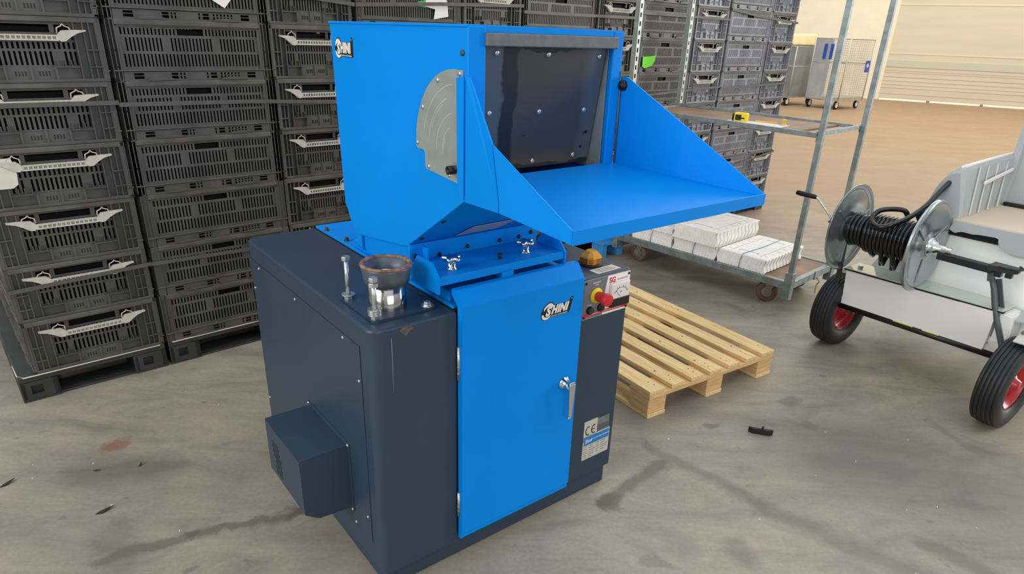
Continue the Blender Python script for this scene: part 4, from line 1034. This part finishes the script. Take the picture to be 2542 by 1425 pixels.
m = MB(); m.bar((.405, -.12, .606), (.62, -.12, .602), .034, .032, bevel=.004); m.build('top_rail', mat('black_rail', '26282C', .32), CK)
m = MB(); m.prism([(.60, -.142), (.675, -.125), (.70, -.10), (.70, -.07), (.60, -.06)], 'z', .600, .622, .002); m.tube([(.64, -.145, .624), (.70, -.118, .622), (.712, -.09, .622), (.69, -.06, .622)], .005, 6)
m.box((.625, -.12, .575), (.65, -.09, .602), .002); m.box((.66, -.11, .578), (.685, -.085, .602), .002)
m.build('rail_end', mat('black_rail', '26282C'), CK)
m = MB(); rings = []
for i in range(11):
    t = R(70 + 85 * i / 10); rr = .212; cy_, cz_ = -.20 - rr * math.cos(t), WR + rr * math.sin(t)
    cy2, cz2 = -.20 - (rr - .005) * math.cos(t), WR + (rr - .005) * math.sin(t)
    rings.append([(.80, cy_, cz_), (.92, cy_, cz_), (.92, cy2, cz2), (.80, cy2, cz2)])
loft(m, rings, Matrix()); fd = m.build('fender', mat('light_fender', 'C4C4C0', .4), CK)
m = MB(); m.tube([(.755, -.10, .245), (.79, -.11, .30), (.80, -.14, .37), (.81, -.20, .41)], .010, 8); m.build('fender_stay', DGREY, CK)
m = MB(); m.slab([(.735, -.07, .40), (1.0, -.10, .43), (1.0, .10, .45), (.735, .05, .43)], (0, 0, .006)); m.build('fender_plate', GREYP, CK)
m = MB(); m.bar((.20, .09, .70), (.235, .10, .72), .05, .06, bevel=.005); m.build('hose_clip', BLACK, CK)
# ---- hose reel
RZ, RY0 = .632, -.12
reel = bpy.data.objects.new('hose_reel', None); COL.objects.link(reel); reel.parent = CK; reel.location = (0, RY0, RZ)
RM = mat('zinc_reel_steel', 'A9B1B3', .22, .85, var=.08, vscale=6)
RR = .207
def flange(x, sgn):
    m = MB(); q = RR / .191
    pf = [(.0, .018 * sgn), (.035, .018 * sgn), (.05, .004 * sgn), (.06, 0), (.155, 0), (.163, .006 * sgn), (.176, .008 * sgn), (.186, .003 * sgn), (.191, -.005 * sgn), (.189, -.006 * sgn), (.183, .0005 * sgn), (.175, .0045 * sgn), (.163, .003 * sgn), (.155, -.0025 * sgn), (.05, -.0025 * sgn), (.0, -.0025 * sgn)]
    m.lathe([(max(a_ * q, .0005), b_) for a_, b_ in pf], 72, Matrix.Translation((x, 0, 0)) @ RY, cap=True)
    fo = m.build('reel_flange', RM, reel)
    for i in range(3):
        t = R(-95 + 120 * i); d = Vector((0, math.cos(t), math.sin(t)))
        for sd in (1, -1):
            m = MB(); c_ = Vector((x + .003 * sgn * sd, 0, 0)); m.bar(c_ + d * .06, c_ + d * .168, .008, .006, upv=(1, 0, 0), bevel=.002); m.build('pressed_rib', RM, fo)
    return fo
XL, XR = .003, .352
flange(XL, -1); flange(XR, 1)
m = MB(); m.lathe([(.055, 0), (.055, XR - XL)], 28, Matrix.Translation((XL, 0, 0)) @ RY); m.build('reel_drum', RM, reel)
m = MB(); m.lathe([(.048, 0), (.040, .012), (.030, .022), (.028, .034), (.018, .038), (.0165, .07), (.013, .073), (.013, .09), (.010, .092)], 28, Matrix.Translation((XR + .008, 0, 0)) @ RY); m.build('reel_hub', CHROME, reel)
HOSE = mat('black_hose_rubber', '111214', .22, spec=.7)
m = MB(); rh_ = .0100; path = []; turns = 17; n = 20
for i in range(turns * n + 1):
    t = i / n; x = XL + .018 + (XR - XL - .036) * (t / turns); rr = .068 + .003 * math.sin(t * 2.1); an = 2 * math.pi * t
    path.append((x, rr * math.cos(an), rr * math.sin(an)))
m.tube(path, rh_, 8)
path = []
for i in range(11 * n + 1):
    t = i / n; x = XL + .10 + .19 * t / 11; an = 2 * math.pi * t; rr = .083; ti = int(t + .25)
    low = max(0, -math.sin(an)); k = {2: .2, 5: .6, 8: .7}.get(ti, 0)
    path.append((x, rr * math.cos(an) * (1 - .25 * k * low), rr * math.sin(an) * (1 + k * low)))
m.tube(path, rh_, 8)
def smooth_path(P, k=6):
    P = [Vector(p) for p in P]; out = []
    for i in range(len(P) - 1):
        p0, p1, p2, p3 = P[max(i - 1, 0)], P[i], P[i + 1], P[min(i + 2, len(P) - 1)]
        for j in range(k):
            t = j / k; out.append(.5 * ((2 * p1) + (-p0 + p2) * t + (2 * p0 - 5 * p1 + 4 * p2 - p3) * t * t + (-p0 + 3 * p1 - 3 * p2 + p3) * t ** 3))
    out.append(P[-1]); return out
m.tube(smooth_path([(.235, .03, .095), (.215, .02, .125), (.17, -.0, .125), (.135, -.03, .115), (.125, -.07, .09), (.145, -.105, .07), (.185, -.115, .062), (.225, -.09, .078), (.26, -.03, .11), (.28, .06, .155), (.285, .16, .21), (.30, .24, .27)]), .0115, 10)
tag(m.build('rubber_hose', HOSE, reel), 'black rubber hose wound on the reel')
m = MB(); m.rod((XL - .06, 0, 0), (XL + .02, 0, 0), .008); m.lathe([(.014, 0), (.014, .012)], 16, Matrix.Translation((XL - .075, 0, .0)) @ RY); m.rod((XL - .105, 0, .004), (XL - .05, 0, .002), .006)
m.tube(smooth_path([(XL - .09, .0, .0), (XL - .105, -.0, .03), (XL - .165, -.0, .085), (XL - .19, -.0, .104), (XL - .20, 0, .105)], 4), .005, 8); ck = m.build('crank', ZINC, reel)
m = MB(); m.tube([(XL - .193, .0, .104), (XL - .205, .0, .106), (XL - .275, .0, .108), (XL - .297, .0, .109)], [.009, .0115, .0125, .011], 14); m.build('crank_grip', BLACK, ck)
m = MB(); m.bar((XL - .012, .0, .01), (XL - .006, .015, -.21), .03, .006, upv=(0, 1, 0)); m.build('reel_mount', DGREY, reel)

# ------------------------------------------------------------------ mesh cages far behind
def cage(name, x, y, yaw, L_, D_, H_, lab, solid, sticker):
    root = thing(name, lab, 'trolley', (x, y, 0), yaw); fr_ = mat('cage_frame', 'B9B8AE', .4, .4, var=.1, vscale=5)
    m = MB(); z0, z1 = .22, H_
    m.box((0, 0, z0 - .03), (L_, D_, z0 + .05), .004); m.build('cage_base', fr_, root)
    m = MB(); c4 = [(0, 0), (L_, 0), (L_, D_), (0, D_)]
    for px, py in c4: m.rod((px, py, z0), (px, py, z1), .014, 8)
    for (a_, b_) in zip(c4, c4[1:] + c4[:1]):
        for zz in (z1, (z0 + z1) * .58): m.rod((*a_, zz), (*b_, zz), .009, 8)
    m.build('cage_frame', fr_, root)
    m = MB()
    def side_mesh(A, B, step=.05):
        A, B = Vector((*A, 0)), Vector((*B, 0)); d = B - A; n = int(d.length / step)
        for i in range(1, n): p_ = A + d * i / n; m.bar(p_ + Vector((0, 0, z0)), p_ + Vector((0, 0, z1)), .005, .005, upv=(1, 0.3, 0))
        k = int((z1 - z0) / step)
        for j in range(1, k): zz = z0 + (z1 - z0) * j / k; m.bar(A + Vector((0, 0, zz)), B + Vector((0, 0, zz)), .005, .005)
    if not solid:
        side_mesh(c4[0], c4[1]); side_mesh(c4[2], c4[3]); side_mesh(c4[1], c4[2]); side_mesh((0, 0), (0, D_ * .5))
        m.build('wire_mesh', mat('mesh_wire', 'C2BFB2', .4, .3), root)
        m = MB(); m.box((-.006, D_ * .5, z0), (.006, D_, z1), .002); m.box((-.02, D_ * .48, z0), (.02, D_ * .52, z1), .002); m.build('sheet_panel', mat('cage_sheet', 'BFC6CC', .35, .5, var=.1, vscale=3), root)
    else:
        m.box((0, -.004, z0), (L_, .004, z1)); m.box((-.004, 0, z0), (.004, D_, z1)); m.box((0, D_ - .004, z0), (L_, D_ + .004, z1))
        m.build('sheet_panel', mat('cage_sheet_grey', '9AA0A0', .4, .5, var=.15, vscale=3), root)
    for px, py in ((.1, .08), (L_ - .1, .08), (L_ - .1, D_ - .08), (.1, D_ - .08)):
        w_ = bpy.data.objects.new('caster', None); COL.objects.link(w_); w_.parent = root; w_.location = (px, py, 0)
        m = MB(); m.lathe([(.055, -.02), (.09, -.022), (.098, -.012), (.098, .012), (.09, .022), (.055, .02)], 24, Matrix.Translation((0, 0, .098)) @ RX); m.build('caster_tyre', BLACKP, w_)
        m = MB(); m.lathe([(.0, -.024), (.06, -.024), (.06, .024), (.0, .024)][1:3], 20, Matrix.Translation((0, 0, .098)) @ RX); m.bar((0, 0, .11), (0, 0, .2), .03, .07, upv=(0, 1, 0)); m.build('caster_hub', WHITE, w_)
    SB = mat('blue_sticker', '2A4FB8', .4)
    if sticker:
        m = MB(); m.box((L_ * .78, -.02, z0 + .62), (L_ * .95, -.012, z0 + .88)); st = m.build('blue_sign', SB, root)
        m = MB(); m.prism(arcpts(L_ * .865, z0 + .77, .035, .05, 0, 360, 20)[:-1], 'y', -.024, -.02); m.box((L_ * .865 - .06, -.024, z0 + .755), (L_ * .865 + .06, -.02, z0 + .78)); m.build('sign_mark', WHITE, st)
        m = MB()
        for q in (.43, .62): m.box((-.03, D_ * q, z1 - .45), (-.02, D_ * q + .07, z1 - .12))
        m.build('blue_stripe', SB, root)
        m = MB(); m.box((L_ * .35, D_ - .03, z0 + .7), (L_ * .6, D_ - .02, z0 + .8)); m.build('red_sign', mat('dull_red', '6E4038', .6), root)
    return root
cage('mesh_cage_trolley', 7.52, 16.5, R(38), 1.15, .85, 1.56, 'galvanised wire mesh cage trolley with blue stickers by the far cream wall', False, True)
cage('sheet_cage_trolley', 6.55, 17.1, R(38), 1.2, .8, 1.36, 'grey sheet-sided cage trolley far back beside the mesh cage trolley', True, False)
m = MB(); bm = m.bm
pts = [(0, 0, 1.37), (1.3, 0, 1.37), (1.3, .7, 1.37), (0, .7, 1.37), (.05, .1, 1.62), (1.1, .1, 1.66), (1.1, .6, 1.66), (.1, .6, 1.64)]
m.hexa(pts, .06, seg=3); o = m.build('cream_sheet', mat('cream_cloth', 'DFC79A', .8, var=.06, vscale=3, bump=.4, bscale=5)); o.location = (6.5, 17.15, 0); o.rotation_euler = (0, 0, R(38)); tag(o, 'cream cloth heaped on top of the sheet-sided cage trolley', 'cloth')

# ------------------------------------------------------------------ small things on the floor
t = thing('plastic_fragment', 'small black moulded plastic piece lying alone on the floor before the wooden pallet', 'plastic piece', (1.0, 2.222, 0), R(-14))
m = MB()
pts = [(-.045, .0), (-.03, .003 - .011), (.03, -.011 + .002), (.045, 0), (.047, .012), (.03, .005), (-.03, .005), (-.047, .012)]
m.prism(pts, 'z', 0, .022, .002); m.build('shell', BLACKP, t)
m = MB()
for x in (-.03, -.01, .012, .03): m.box((x - .002, -.006, .003), (x + .002, .014, .018), .0008)
m.rod((.004, .004, .018), (.006, .002, .034), .004, 8); m.build('rib', BLACKP, t)
def shard(x, y, rz, s, lab):
    m = MB(); m.slab([(-.02 * s, 0, .001), (-.005 * s, -.006 * s, .003), (.012 * s, .0, .006), (.022 * s, .008 * s, .004), (.008 * s, .007 * s, .004), (-.008 * s, .006 * s, .002)], (0, 0, .0015))
    o = m.build('dry_leaf_scrap', mat('dark_scrap', '2C2620', .8)); o.location = (x, y, 0); o.rotation_euler = (0, 0, rz); tag(o, lab, 'scrap', 'dark scraps on the floor')
shard(-1.27, 1.634, R(40), 1.3, 'dark dry scrap on the floor left of the granulator, nearest the camera')
shard(-1.66, 1.75, R(60), 1.2, 'dark dry scrap on the floor near the left edge')
shard(-1.415, 1.835, R(0), .6, 'small dark scrap on the stained floor patch at left')
shard(-1.285, 1.877, R(80), .6, 'small dark scrap right of the stained patch')
m = MB(); rnd = random.Random(11)
for i in range(46):
    x, y = rnd.uniform(-1.7, 1.6), rnd.uniform(1.25, 2.4)
    if -.95 < x < .50: continue
    s = rnd.uniform(.001, .0024); m.box((-s, -s * .5, 0), (s * rnd.uniform(1, 2.2), s * .5, .0015), mtx=Matrix.Translation((x, y, 0)) @ Matrix.Rotation(rnd.uniform(0, 6), 4, 'Z'))
tag(m.build('white_plastic_granules', WHITE), 'tiny white plastic granules scattered over the concrete floor', 'granules', None, 'stuff')
